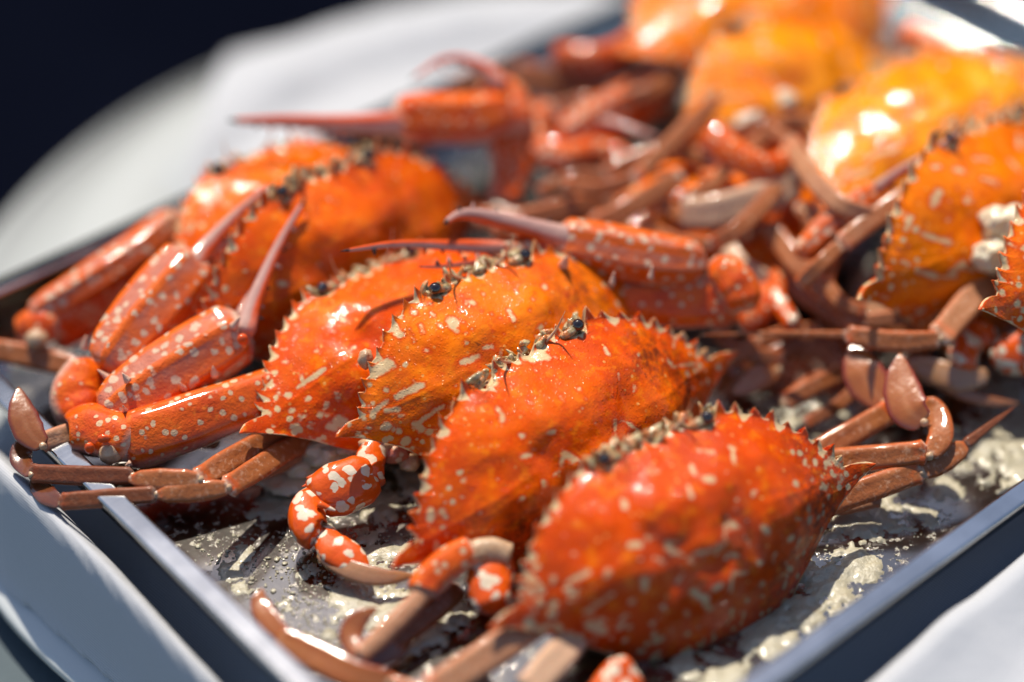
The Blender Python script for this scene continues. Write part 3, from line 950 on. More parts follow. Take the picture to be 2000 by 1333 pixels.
class Crab:
    def __init__(s, pose, label, seed, hi=False, eyes=(1, 1), **kw):
        s.R = Rot(pose[:3]); s.t = np.array(pose[3:6]); s.h = pose[6]; s.seed = seed
        M = np.eye(4); M[:3, :3] = s.R; M[:3, 3] = s.t
        s.e = empty('crab', M)
        tag(s.e, label, 'crab', HALF_GROUP)
        V, F, A = carapace(seed, hi, **kw)
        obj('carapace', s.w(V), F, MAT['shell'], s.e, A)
        s.body(); s.front(hi)
        for sx, on in zip((-1, 1), eyes):
            if on: s.eye(sx)

    def w(s, V):
        return s.t + (np.asarray(V, float) * s.h) @ s.R.T

    def d(s, v):
        return s.R @ np.asarray(v, float)

    def body(s):
        r = s.R
        V, F = ellipsoid(s.w([(0, -.01, -.13)])[0], (r * np.array([.56, .36, .13]) * s.h), 36, 16, .12, s.seed, 2.5)
        obj('body', V, F, MAT['under'], s.e)

    def eye(s, sx):
        c = s.w([(sx * .262, .486, .020)])[0]
        rad = .185
        V, F = ellipsoid(c, s.R * rad, 24, 14)
        e = obj('eye', V, F, MAT['eye'], s.e)
        b = s.w([(sx * .17, .470, .0)])[0]
        V, F, t, ee = sweep([b, (b + c) / 2 + s.d((0, -.03, 0)), c - (c - b) * .18], .25, .24, 'seg', n=10, m=14)
        obj('eyestalk', V, F, MAT['mouth'], e)

    def front(s, hi):
        r = np.random.default_rng(s.seed)
        mb = MB()
        # mouthparts and antennal bases below and between the eyes
        for i in range(44 if hi else 20):
            x = r.uniform(-.33, .33); y = .462 + r.uniform(-.01, .06) * (1 - abs(x)); z = r.uniform(-.085, .002)
            c = s.w([(x, y, z)])[0]
            q = Rot(r.normal(0, 1, 3) * np.array([.4, .3, .9]) + 1e-3)
            V, F = ellipsoid(c, s.R @ q * (np.array([r.uniform(.05, .13), r.uniform(.16, .34), r.uniform(.05, .11)])), 12, 8, .35, i)
            mb.add(V, F)
        for sx in (-1, 1):
            # outer maxilliped plates
            for k in range(3):
                a = s.w([(sx * (.06 + .07 * k), .44, -.05)])[0]; b = s.w([(sx * (.05 + .08 * k), .30, -.2)])[0]
                V, F, t, e = sweep([a, b], .55, .3, 'seg', n=10, m=12)
                mb.add(V, F)
        mb.build('mouthparts', MAT['mouth'], s.e)
        for sx in (-1, 1):
            a = s.w([(sx * .10, .485, -.01)])[0]
            p1 = a + s.d((sx * .35, .25, .25)); p2 = p1 + s.d((sx * .15, .45, .5))
            V, F, t, e = sweep([a, p1, p2], .10, .10, 'spike', n=14, m=8)
            o = obj('antenna', V, F, MAT['joint'], s.e)
            if hi:
                hb = MB()
                for k in range(8):
                    c = s.w([(sx * r.uniform(.16, .34), .465, .0)])[0]
                    tip = c + s.d((r.normal(0, .12), r.uniform(.15, .35), r.uniform(.05, .35)))
                    V, F = cone(c, tip, .012, 5, 3)
                    hb.add(V, F)
                q = s.w([(sx * .19, .50, .01)])[0]
                V, F, t, e = sweep([q, q + s.d((sx * .5, -.05, .16)), q + s.d((sx * .95, -.35, .12))], .022, .022, 'spike', n=12, m=6)
                hb.add(V, F)
                hb.build('bristle', MAT['hair'], s.e)
        if hi:
            for sx in (-1, 1):           # side hairs between the teeth
                hb = MB()
                for k in range(46):
                    u = r.uniform(.05, .98)
                    A = np.array([(.36, .48), (.52, .39), (.65, .27), (.74, .14), (.78, .04)])
                    p = np.array([np.interp(u, np.linspace(0, 1, 5), A[:, 0]), np.interp(u, np.linspace(0, 1, 5), A[:, 1])])
                    c = s.w([(sx * p[0], p[1], -.01)])[0]
                    tip = c + s.d((sx * r.uniform(.05, .16), r.uniform(.08, .2), r.normal(0, .06)))
                    V, F = cone(c, tip, .006, 4, 2)
                    hb.add(V, F)
                hb.build('bristle', MAT['hair'], s.e)

    # --- limbs: pts in photograph pixels + height
    def seg(s, name, parent, pts, wd, th, prof='seg', mat='leg', pale=0.0, brown=0.0, **kw):
        P = [at(*p) for p in pts]
        V, F, t, e = sweep(P, wd, th, prof, seed=hash(name) % 7 + int(abs(pts[0][0])) % 31, **kw)
        mb = MB(); mb.add(V, F, t=t, e=e, pale=pale, brown=brown)
        return mb.build(name, MAT[mat], parent)

    def leg(s, specs, name='walking_leg', joints=True):
        """specs: list of (kind, pts, width[, extra])"""
        par = s.e; first = None
        for i, sp in enumerate(specs):
            kind, pts, wd = sp[:3]; ex = dict(sp[3]) if len(sp) > 3 else {}
            mat = ex.pop('mat', 'tip' if kind == 'leaf' else 'leg')
            if kind == 'leaf': nm = 'leg_tip'; th = wd * ex.pop('th', .22); pr = 'leaf'; ex.setdefault('n', 26)
            elif kind == 'spike': nm = 'leg_tip'; th = wd * .8; pr = 'spike'; mat = ex.pop('m2', 'leg')
            else: nm = 'leg_segment'; th = wd * ex.pop('th', .42); pr = kind
            ex.setdefault('ridge', .085 if kind in ('merus', 'seg') else .05); ex.setdefault('ridges', 6)
            if i == 0: nm = name
            o = s.seg(nm, first or par, pts, wd, th, pr, mat, **ex)
            if first is None: first = o
            if joints and i:
                c = at(*pts[0]); q = min(wd, specs[i - 1][2]) * .18
                V, F = ellipsoid(c, np.eye(3) * q, 14, 9, .2, i)
                obj('joint', V, F, MAT['joint'], first)
        return first


def px_marks(pose, items, ox, oy, sc, shrink=1.3):
    """white marks noted in an enlargement of the photograph, carried onto the shell"""
    R = Rot(pose[:3]); t = np.array(pose[3:6]); h = pose[6]; out = []

    def loc(zx, zy):
        x, y = ox + zx / sc, oy + zy / sc
        r = nrm(FW + np.array([(x - 1000) / FPX, 0, 0]) + UP * (667 - y) / FPX)
        o = R.T @ (CAM - t) / h; dd = R.T @ r; zt = .12
        for _ in range(6):
            k = (zt - o[2]) / dd[2]; q = o + dd * k
            zt = .235 * max(0, 1 - min(1, math.hypot(q[0] / .84, (q[1] + .02) / .5)) ** 1.75) ** 1.02
        return q[0], q[1], np.linalg.norm(q - o) * h
    for it in items:
        if len(it) == 3: x0, y0, r = it; x1, y1 = x0 + .5, y0
        else: x0, y0, x1, y1, r = it
        a = loc(x0, y0); b = loc(x1, y1)
        out.append((a[0], a[1], b[0], b[1], r / sc / (FPX / a[2]) / h * shrink))
    return out


POSE = {'c4': [0.916, 0.206, 0.478, 4.58, -10.723, 1.924, 5.96], 'c3': [0.977, 0.321, 0.662, 1.617, -7.222, 1.884, 6.37], 'c2': [0.915, 0.294, 0.531, -0.069, -4.693, 2.932, 5.7], 'c1': [0.594, 0.195, 0.614, -2.847, -3.693, 2.481, 5.79], 'c0': [1.161, 0.505, 0.609, -5.012, 0.081, 2.847, 6.13], 'cm': [0.689, 0.357, 0.695, -6.911, 1.801, 3.121, 4.86], 'cB': [0.353, 0.082, 0.68, 13.461, 4.817, 4.341, 6.25], 'cC': [1.021, 0.586, 0.564, 14.633, 1.346, 3.035, 7.07], 'cF': [0.293, 0.223, 0.467, 7.615, 3.888, 2.3, 5.55], 'cA': [0.757, 0.433, 0.597, 9.31, 7.749, 3.633, 6.22], 'cD': [0.189, 0.155, 0.613, 8.733, 11.847, 4.757, 6.72], 'cE': [0.829, 0.485, 0.493, 17.528, -1.454, 3.924, 6.33]}
K4 = px_marks(POSE['c4'], [(860,290,862,350,9),(655,460,665,500,9),(370,520,380,550,11),(960,490,14),(880,520,10),(1140,445,15),(1220,430,10),(1260,465,9),(1350,410,8),(1410,415,8),(1210,370,10),(1050,355,6),(715,300,770,300,7),(480,395,530,390,5),(400,715,450,715,12),(490,690,13),(440,780,10),(520,780,570,800,7),(570,800,610,740,7),(610,740,690,800,7),(710,760,790,735,7),(830,730,840,640,7),(840,630,880,620,7),(880,620,950,720,7),(850,760,900,770,9),(990,800,15),(1000,640,1020,660,13),(1080,690,6),(1140,605,1170,605,9),(1170,680,1160,730,7),(845,920,860,860,9),(860,850,930,845,9),(1000,890,15),(1090,855,9),(470,870,470,910,14),(130,890,210,840,9),(210,1020,320,940,9),(410,970,12),(560,1000,12),(690,930,740,960,14),(630,890,650,850,6),(240,1080,300,1110,19),(145,965,9),(410,1090,12),(510,1070,12),(340,1140,11),(400,1150,11),(270,1155,11),(490,1165,11),(590,1100,11),(710,1090,8),(780,1110,8),(860,1045,9),(430,635,7),(270,560,7),(160,760,7),(80,980,9),(790,225,7),(570,870,6),(1060,760,8),(1110,800,8),(930,970,9),(1000,950,8),(900,1020,8)], 1050, 750, 2.287)
K3 = px_marks(POSE['c3'], [(1380,930,1400,990,11),(1500,1070,13),(1630,1060,1655,1050,12),(1515,1180,1550,1170,13),(1640,660,1530,650,18),(1700,870,5),(1790,830,5),(1560,600,9)], 450, 450, 2.666) + px_marks(POSE['c3'], [(950,490,970,530,10),(1040,690,6),(760,765,6),(800,825,5),(980,815,1020,800,7),(1065,805,5),(1150,770,1155,740,12),(1030,980,1040,1060,9),(1080,960,1220,1060,9),(1430,610,1590,590,8),(1410,380,1440,420,11),(1330,385,9),(1155,325,11),(960,350,13),(990,310,1040,312,5),(240,890,270,960,11),(390,1080,11),(550,1080,600,1040,9),(500,1170,11),(700,1190,740,1240,16),(400,1220,14),(1370,490,8),(1165,530,6),(480,560,560,480,20)], 900, 540, 3.448) + px_marks(POSE['c3'], [(1230,440,1250,470,12),(1640,160,13),(1860,130,1850,240,10),(1880,150,1990,200,9),(1755,290,1760,320,11),(1340,370,11),(1200,600,1210,660,11),(1300,580,9),(1490,520,1470,570,7),(1130,690,9),(1420,450,7),(1250,560,8)], 400, 833, 2.667)
K2 = px_marks(POSE['c2'], [(1145,485,26),(1163,525,12),(1430,420,1455,470,9),(1220,590,11),(1320,615,1355,605,11),(1200,690,1290,660,13),(1015,630,9),(985,500,990,530,7),(875,545,18),(740,745,820,700,26),(865,870,985,808,15),(812,835,11),(810,940,870,935,11),(815,1025,20),(890,970,8),(715,1030,11),(970,1010,1090,920,12),(960,1010,1000,1040,15),(740,950,820,890,12),(880,1050,15),(925,1100,20),(1230,830,11),(1290,800,13),(1600,510,13),(1620,300,13),(1645,430,8),(1250,380,11),(1190,415,9),(1040,440,11),(950,430,12),(655,1060,14),(1040,1050,14),(1700,560,10),(1730,470,9),(1400,640,7),(1080,500,7)], 450, 450, 2.666)
K1 = px_marks(POSE['c1'], [(350,820,480,735,11),(300,860,18),(405,880,11),(440,640,8),(550,860,560,880,13),(500,910,14),(320,940,11),(360,965,8),(470,960,16),(310,985,11),(250,1000,8),(565,985,600,1000,20),(580,480,15),(530,540,8),(230,745,15),(330,570,9),(283,690,11),(250,850,11),(210,970,8),(410,1020,9),(640,620,10),(700,900,8)], 450, 450, 2.666)
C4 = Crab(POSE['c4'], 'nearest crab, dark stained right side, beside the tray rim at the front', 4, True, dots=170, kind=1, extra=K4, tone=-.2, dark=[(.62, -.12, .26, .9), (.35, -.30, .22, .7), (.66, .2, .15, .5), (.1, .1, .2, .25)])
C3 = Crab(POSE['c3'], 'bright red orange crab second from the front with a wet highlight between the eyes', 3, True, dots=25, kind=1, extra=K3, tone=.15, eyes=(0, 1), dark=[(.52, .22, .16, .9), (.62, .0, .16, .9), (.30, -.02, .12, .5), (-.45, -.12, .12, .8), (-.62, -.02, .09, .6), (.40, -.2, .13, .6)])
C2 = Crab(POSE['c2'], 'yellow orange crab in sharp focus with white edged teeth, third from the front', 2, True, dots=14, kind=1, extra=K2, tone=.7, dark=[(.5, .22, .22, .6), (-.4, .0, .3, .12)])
C1 = Crab(POSE['c1'], 'orange crab with a bent spotted claw arm reaching to the tray corner', 1, True, dots=60, kind=1, extra=K1, tone=.1)
C0 = Crab(POSE['c0'], 'smooth orange crab standing behind, crossed by a mauve claw finger', 5, True, dots=25, kind=1, tone=.25, dark=[(.45, .15, .12, .3)])
CM = Crab(POSE['cm'], 'small blurred crab at the far left rim of the tray', 6, False, dots=70, tone=.5, eyes=(1, 0))
CB = Crab(POSE['cB'], 'crab tinted yellow for strong sunlight, lying flat on top of the heap, furthest forward of the bright ones', 7, False, dots=150, tone=1.4)
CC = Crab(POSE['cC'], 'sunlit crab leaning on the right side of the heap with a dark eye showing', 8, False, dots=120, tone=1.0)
CA = Crab(POSE['cA'], 'crab tinted yellow for strong sunlight, tilted behind the crossed legs at the back of the heap', 9, False, dots=130, tone=1.3)
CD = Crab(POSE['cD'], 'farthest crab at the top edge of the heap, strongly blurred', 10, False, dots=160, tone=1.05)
CE = Crab(POSE['cE'], 'crab at the right end of the heap with large white spots along its rim', 12, False, dots=160, tone=.45)

CF = Crab(POSE['cF'], 'pale orange crab half hidden under crossed brown legs in the middle of the heap', 13, False, dots=170, tone=.8)
# ---------- claws
def claw_finger(crab, name, parent, pts, wd, th, teeth=0, tdir=1, twist=0.0):
    P = [at(*p) for p in pts]
    mb = MB()
    V, F, t, e = sweep(P, wd, th, 'finger', n=30, m=16, twist=twist)
    mb.add(V, F, t=t, e=e, tooth=0)
    C = catmull(P, 30); T = np.gradient(C, axis=0)
    for k in range(teeth):
        i = int(5 + k * 22 / max(teeth, 1)); f = np.interp(i / 29, *PROF['finger'])
        view = nrm(CAM - C[i]); side = nrm(np.cross(T[i], view)) * tdir
        b = C[i] + side * wd * f * .38
        V, F = cone(b, b + side * (.16 if k % 3 else .24), .09, 7, 3)
        mb.add(V, F, t=.5, e=-tdir, tooth=1.0 if k % 2 == 0 else .45)
    return mb.build(name, MAT['finger'], parent)


def fringe(parent, pts, wd, n=60, L=.09, side=1):
    C = catmull([at(*p) for p in pts], n); T = np.gradient(C, axis=0); rr = np.random.default_rng(n)
    mb = MB()
    for i in range(2, n - 1):
        sd_ = nrm(np.cross(T[i], CAM - C[i])) * side
        f = np.interp(i / n, *PROF['leaf']); b = C[i] + sd_ * wd / 2 * f * .95
        V, F = cone(b, b + (sd_ + nrm(T[i]) * .8 + rr.normal(0, .15, 3)) * L, .012, 4, 2)
        mb.add(V, F)
    mb.build('bristle', MAT['hair'], parent)


def spines(crab, parent, items, mat='claw'):
    for (x, y, z, x2, y2, z2, r) in items:
        a, b = at(x, y, z), at(x2, y2, z2)
        V, F = cone(a, b, r, 9, 5)
        mb = MB(); mb.add(V, F, t=1.0, e=0)
        mb.build('spine', MAT[mat], parent)


def blob(name, parent, p, rx, ry, rz, mat, seed=0, bump=.1, **A):
    V, F = ellipsoid(at(*p), np.diag([rx, ry, rz]), 26, 16, bump, seed, 2.0)
    mb = MB(); mb.add(V, F, **A); return mb.build(name, MAT[mat], parent)


# crab 1: left claw, sharp, reaching to the tray corner and folded back
a = C1.seg('claw_arm', C1.e, [(600, 745, 2.6), (480, 785, 2.5), (350, 832, 2.3), (232, 872, 2.1)], 1.6, 1.3, 'arm', 'claw', ridge=.03, ridges=4, n=30, m=28, wob=.03)
C1.seg('claw_wrist', a, [(270, 870, 2.3), (215, 850, 2.2), (165, 838, 2.1), (150, 845, 2.0)], 1.45, 1.5, 'carpus', 'claw', n=22, m=26, wob=.05)
blob('joint', a, (216, 886, 2.2), .33, .30, .34, 'joint', 3)
blob('joint', a, (203, 858, 2.75), .18, .10, .14, 'finger', 3, t=.3, e=1.0)
blob('joint', a, (175, 876, 2.55), .14, .12, .18, 'finger', 4, t=.3, e=1.0)
spines(C1, a, [(245, 806, 2.8, 240, 792, 3.3, .10), (420, 735, 3.1, 415, 715, 3.5, .12), (255, 905, 2.2, 243, 912, 2.1, .09), (360, 762, 2.9, 350, 748, 3.3, .10)])
p = C1.seg('claw_palm', a, [(205, 815, 2.5), (300, 752, 2.8), (390, 696, 3.2), (478, 640, 3.6)], 1.95, 1.2, 'palm', 'palm', keel=.17, n=34, m=42, pale=0)
spines(C1, p, [(455, 640, 4.0, 470, 618, 4.4, .14), (250, 745, 3.4, 238, 728, 3.7, .12)])
claw_finger(C1, 'claw_finger', p, [(478, 652, 3.7), (500, 580, 4.2), (545, 480, 4.9), (597, 388, 5.7)], .62, .5, 6, 1)
claw_finger(C1, 'claw_finger', p, [(470, 625, 3.6), (520, 545, 3.9), (580, 470, 4.2), (640, 400, 4.6)], .5, .4, 5, -1)
blob('joint', p, (474, 664, 3.9), .16, .13, .18, 'finger', 4, t=.3, e=1.0)
# crab 1: right claw, only its mauve finger and red lower finger show
q = C1.seg('claw_arm', C1.e, [(1030, 560, 3.0), (1120, 520, 3.0), (1230, 500, 3.0)], 1.1, 1.0, 'arm', 'claw')
p = C1.seg('claw_palm', q, [(1180, 490, 4.0), (1080, 490, 4.4), (960, 492, 4.7)], .9, .9, 'palm', 'palm', keel=.15, n=26, m=42)
claw_finger(C1, 'claw_finger', p, [(990, 486, 4.8), (880, 480, 5.2), (770, 478, 5.6), (664, 492, 5.9)], .46, .4, 7, -1)
claw_finger(C1, 'claw_finger', p, [(990, 505, 4.5), (930, 512, 4.8), (870, 520, 5.0), (815, 522, 5.2)], .32, .3, 5, 1)

# crab 0: left claw beside it, slightly blurred
a = C0.seg('claw_arm', C0.e, [(400, 700, 1.2), (300, 760, 1.2), (200, 805, 1.4), (150, 790, 1.6)], 1.6, 1.3, 'arm', 'claw', n=26, m=26)
C0.seg('claw_wrist', a, [(165, 830, 1.7), (150, 770, 2.1), (185, 705, 2.6)], 1.45, 1.3, 'carpus', 'claw', n=22, m=24, wob=.05)
spines(C0, a, [(165, 680, 3.0, 168, 655, 3.4, .14), (130, 785, 2.3, 118, 762, 2.5, .12), (215, 742, 3.0, 190, 722, 3.3, .12)])
p = C0.seg('claw_palm', a, [(205, 722, 3.0), (270, 640, 3.5), (330, 570, 3.9), (385, 505, 4.3)], 1.95, 1.2, 'palm', 'palm', keel=.17, n=30, m=42)
claw_finger(C0, 'claw_finger', p, [(375, 520, 4.3), (415, 470, 4.6), (470, 412, 5.0), (530, 362, 5.4)], .62, .5, 6, 1)
claw_finger(C0, 'claw_finger', p, [(400, 510, 4.1), (440, 480, 4.3), (490, 440, 4.6), (540, 395, 4.9)], .55, .45, 5, -1)
# crab 0: right claw held high behind it, pointing left
a = C0.seg('claw_arm', C0.e, [(980, 400, 2.8), (1000, 330, 3.4), (990, 270, 4.0)], 1.3, 1.1, 'arm', 'claw')
C0.seg('claw_wrist', a, [(1010, 260, 4.4), (985, 200, 4.8), (940, 170, 5.0)], 1.5, 1.3, 'carpus', 'claw')
p = C0.seg('claw_palm', a, [(1000, 215, 5.0), (930, 232, 5.1), (850, 232, 5.2), (770, 235, 5.4)], 1.7, 1.3, 'palm', 'claw', keel=.10, n=30, m=32)
claw_finger(C0, 'claw_finger', p, [(820, 240, 5.3), (700, 244, 5.5), (560, 238, 5.8), (443, 236, 6.0)], .85, .6, 9, -1)
claw_finger(C0, 'claw_finger', p, [(985, 168, 5.6), (935, 128, 6.0), (870, 118, 6.2), (800, 158, 6.2)], .5, .5, 4, -1)

# far left crab: smooth orange arm along the rim
a = CM.seg('claw_arm', CM.e, [(410, 470, 2.6), (300, 525, 2.3), (190, 585, 2.1), (80, 645, 1.9)], 1.8, 1.3, 'arm', 'shell', n=26, m=26)
C_ = CM.seg('claw_wrist', a, [(120, 640, 2.1), (70, 640, 2.0), (35, 655, 1.8)], 1.1, 1.2, 'carpus', 'claw')
blob('joint', a, (72, 664, 2.2), .35, .3, .3, 'joint', 5)
p = CM.seg('claw_palm', a, [(60, 620, 2.4), (170, 555, 2.9), (270, 488, 3.2), (350, 425, 3.5)], 1.15, 1.0, 'palm', 'palm', keel=.15, m=42)
claw_finger(CM, 'claw_finger', p, [(350, 425, 3.5), (400, 400, 3.7), (450, 380, 3.9), (500, 355, 4.1)], .5, .4, 4, 1)
CM.leg([('merus', [(330, 640, .8), (230, 730, .8), (150, 722, .9)], .8), ('seg', [(150, 720, 1.6), (70, 700, 1.7), (-30, 680, 1.8)], .72, dict(th=.4))])

# crab 2: right claw, elbow at the right, finger pointing back left
a = C2.seg('claw_arm', C2.e, [(1130, 590, 3.0), (1220, 594, 3.0), (1330, 594, 3.0), (1440, 584, 3.0)], 1.42, 1.2, 'arm', 'claw', n=30, m=28, ridge=.02)
C2.seg('claw_wrist', a, [(1450, 610, 3.1), (1438, 560, 3.6), (1392, 508, 4.1)], 1.25, 1.2, 'carpus', 'claw', n=22, m=24, wob=.05)
p = C2.seg('claw_palm', a, [(1375, 515, 4.1), (1290, 508, 4.3), (1190, 490, 4.5), (1085, 470, 4.8)], 1.55, 1.2, 'palm', 'palm', keel=.17, n=32, m=42, twist=3.14159)
spines(C2, p, [(1270, 545, 4.6, 1275, 518, 5.0, .1), (1195, 556, 4.5, 1200, 530, 4.9, .1), (1100, 520, 4.8, 1108, 500, 5.3, .16)])
claw_finger(C2, 'claw_finger', p, [(1120, 470, 4.9), (1040, 448, 5.2), (950, 424, 5.6), (900, 420, 5.8), (866, 438, 5.9)], .75, .55, 5, 1, twist=3.14159)
claw_finger(C2, 'claw_finger', p, [(1110, 500, 4.5), (1050, 520, 4.3), (990, 540, 4.2)], .6, .5, 0, 1)

# ---------- legs of crab 1 at the lower left, brown also paints in the claws' shadow
C1.leg([('merus', [(600, 835, 1.4), (520, 865, 1.7), (448, 902, 2.0), (385, 942, 2.3)], .74), ('carpus', [(392, 938, 2.35), (320, 938, 2.3), (252, 937, 2.2)], .58), ('seg', [(260, 930, 2.2), (160, 930, 2.1), (58, 925, 2.0)], .56, dict(brown=.85)),
        ('leaf', [(62, 928, 2.0), (42, 900, 1.9), (46, 872, 2.0), (66, 848, 2.2)], .62, dict(brown=.85))])
C1.leg([('merus', [(630, 862, 1.0), (570, 875, 1.4), (505, 915, 1.8), (440, 955, 2.1)], .66), ('carpus', [(447, 953, 2.15), (375, 962, 2.1), (302, 968, 2.05)], .54), ('seg', [(306, 966, 2.05), (210, 974, 1.95), (116, 981, 1.85)], .52, dict(brown=.7)),
        ('leaf', [(120, 984, 1.8), (92, 968, 1.7), (76, 945, 1.6), (72, 915, 1.5)], .6, dict(brown=.9))])
C1.leg([('merus', [(430, 860, 1.2), (330, 850, 1.6), (250, 838, 1.9)], .7), ('seg', [(240, 835, 1.9), (150, 845, 2.1), (78, 866, 2.2)], .62, dict(pale=.35)),
        ('leaf', [(84, 872, 2.3), (58, 845, 2.5), (42, 805, 2.8), (36, 756, 3.1)], .88, dict(brown=.35))])
C1.leg([('merus', [(640, 880, .7), (560, 898, .9), (470, 936, 1.0)], .62, dict(pale=.25))])

# swimming leg of crab 2: big white spots, curled on the tray
a = C2.seg('swimming_leg', C2.e, [(735, 870, 1.8), (722, 905, 1.6), (724, 945, 1.4)], .85, .8, 'seg', 'spot')
C2.seg('leg_segment', a, [(735, 925, 1.5), (690, 945, 1.4), (640, 965, 1.3), (608, 985, 1.2)], 1.45, 1.0, 'carpus', 'spot', n=22, m=24)
C2.seg('leg_segment', a, [(622, 965, 1.2), (600, 1000, 1.15), (606, 1038, 1.0), (622, 1050, .95)], 1.0, .9, 'carpus', 'spot', n=22, m=24)
C2.seg('leg_segment', a, [(625, 1030, .95), (650, 1070, .85), (690, 1095, .75), (722, 1112, .7)], .95, .45, 'leaf', 'spot', n=24, m=22, twist=.25)
C2.seg('leg_tip', a, [(622, 1082, .8), (680, 1112, .7), (745, 1128, .65), (812, 1124, .6)], .55, .16, 'leaf', 'tip', n=26, m=20, pale=.45)
spines(C2, a, [(622, 985, 1.6, 660, 1000, 1.5, .12), (612, 930, 1.5, 596, 935, 1.5, .06), (605, 945, 1.5, 588, 952, 1.5, .06), (600, 958, 1.4, 585, 968, 1.4, .06)], 'spot')
V, F = ellipsoid(at(815, 1122, .6), np.eye(3) * .16, 14, 9, .3, 2); obj('joint', V, F, MAT['meat'], a)

fringe(a, [(735, 925, 1.5), (690, 945, 1.4), (640, 965, 1.3), (608, 985, 1.2)], 1.3, 40, .16, -1)
fringe(a, [(622, 965, 1.2), (600, 1000, 1.15), (606, 1038, 1.0), (622, 1050, .95)], .95, 40, .12, -1)
fringe(a, [(622, 1082, .8), (680, 1112, .7), (745, 1128, .65), (812, 1124, .6)], .55)
# crab 3: left legs
b = C3.seg('swimming_leg', C3.e, [(1000, 1085, 1.6), (955, 1075, 1.7), (918, 1082, 1.75)], .7, .7, 'seg', 'joint')
C3.seg('leg_segment', b, [(925, 1072, 1.9), (880, 1098, 1.7), (835, 1140, 1.4), (826, 1160, 1.3)], .92, .8, 'seg', 'claw', n=22, m=22)
C3.seg('leg_segment', b, [(838, 1150, 1.35), (785, 1205, 1.1), (740, 1250, .9), (700, 1285, .75)], .56, .5, 'seg', 'leg', pale=.3)
C3.seg('leg_tip', b, [(698, 1282, .8), (684, 1245, .9), (700, 1212, 1.1), (738, 1187, 1.3)], .62, .18, 'leaf', 'tip', n=26, m=20, brown=.2)
C3.seg('leg_segment', b, [(975, 1080, 1.4), (955, 1140, 1.1), (970, 1200, .8)], 1.2, .9, 'carpus', 'spot')
C3.leg([('merus', [(900, 1150, .7), (840, 1200, .6), (760, 1262, .5)], .62, dict(brown=.4)), ('leaf', [(800, 1240, .45), (760, 1275, .45), (700, 1300, .4)], .6, dict(brown=.5))])
C3.leg([('merus', [(960, 1330, .5), (860, 1370, .5), (740, 1335, .5)], .7), ('seg', [(760, 1335, .6), (690, 1318, .7), (600, 1275, .75), (540, 1248, .8)], .8, dict(mat='tip', th=.3)), ('leaf', [(566, 1250, .8), (530, 1218, .9), (508, 1180, 1.05), (512, 1150, 1.2)], .60, {})])
C3.leg([('merus', [(1380, 735, 1.6), (1430, 700, 1.6), (1482, 665, 1.7)], .45, dict(brown=.2)), ('seg', [(1480, 668, 1.7), (1530, 650, 1.8), (1600, 640, 1.8)], .4)])
# crab 4: legs out of its lower left and its right
C4.leg([('merus', [(1090, 1190, 1.1), (1000, 1248, 1.2), (930, 1296, 1.1), (830, 1360, 1.0)], .86, dict(pale=.25))])
C4.leg([('merus', [(1130, 1240, .9), (1085, 1290, .9), (1030, 1350, .8)], .85, dict(pale=.7))])
C4.leg([('merus', [(1240, 1310, .6), (1210, 1330, .6), (1180, 1370, .6)], 1.1, dict(mat='spot'))])
C4.leg([('merus', [(1540, 925, 1.0), (1605, 880, 1.2), (1680, 838, 1.5), (1745, 800, 1.7)], .72), ('carpus', [(1745, 805, 1.7), (1728, 775, 1.8), (1712, 745, 1.9)], .7, dict(mat='tip')),
        ('leaf', [(1728, 788, 1.8), (1700, 755, 2.0), (1680, 715, 2.3), (1672, 660, 2.6)], 1.25, dict(th=.14))])
C4.leg([('merus', [(1540, 900, 1.0), (1640, 900, 1.3), (1730, 893, 1.6), (1812, 884, 1.8)], .74, dict(th=.75)), ('carpus', [(1815, 892, 1.8), (1838, 850, 2.0), (1826, 805, 2.1), (1800, 783, 2.2)], .68, dict(mat='leg')),
        ('leaf', [(1805, 826, 2.2), (1775, 800, 2.4), (1760, 750, 2.7), (1758, 690, 3.1)], 1.15, dict(th=.14))])
C4.leg([('merus', [(1560, 1020, .6), (1630, 980, .9), (1720, 948, 1.2), (1802, 920, 1.4)], .74), ('carpus', [(1800, 925, 1.4), (1845, 900, 1.5), (1890, 868, 1.6)], .62), ('spike', [(1885, 870, 1.6), (1930, 835, 1.8), (1982, 795, 2.0)], .34, dict(brown=.8))])
C4.leg([('merus', [(1600, 990, .5), (1650, 985, .5), (1720, 970, .6)], .6, dict(pale=.2))])

# ---------- right-hand tangle
CE.leg([('merus', [(1985, 470, 3.6), (1940, 535, 3.5), (1885, 600, 3.3), (1832, 664, 3.1)], .86, dict(pale=.2)), ('seg', [(1836, 664, 3.1), (1750, 668, 3.0), (1652, 655, 2.9)], .62), ('spike', [(1660, 655, 2.9), (1520, 652, 2.8), (1365, 655, 2.7)], .24, {})])
s_ = CE.seg('swimming_leg', CE.e, [(2060, 690, 2.1), (2000, 690, 2.0), (1935, 700, 1.9)], 1.3, 1.1, 'carpus', 'spot', n=22, m=24)
CE.seg('leg_segment', s_, [(1945, 665, 2.1), (1900, 655, 2.1), (1880, 690, 2.0), (1900, 725, 1.8)], .95, .9, 'carpus', 'spot', n=22, m=22)
CE.seg('leg_segment', s_, [(1930, 735, 1.7), (1870, 740, 1.6), (1810, 722, 1.6), (1770, 708, 1.6)], .85, .3, 'leaf', 'tip', pale=.6)
CE.seg('leg_tip', s_, [(1790, 720, 1.5), (1850, 755, 1.3), (1920, 782, 1.1), (1994, 790, 1.0)], .42, .14, 'leaf', 'tip', pale=.2)
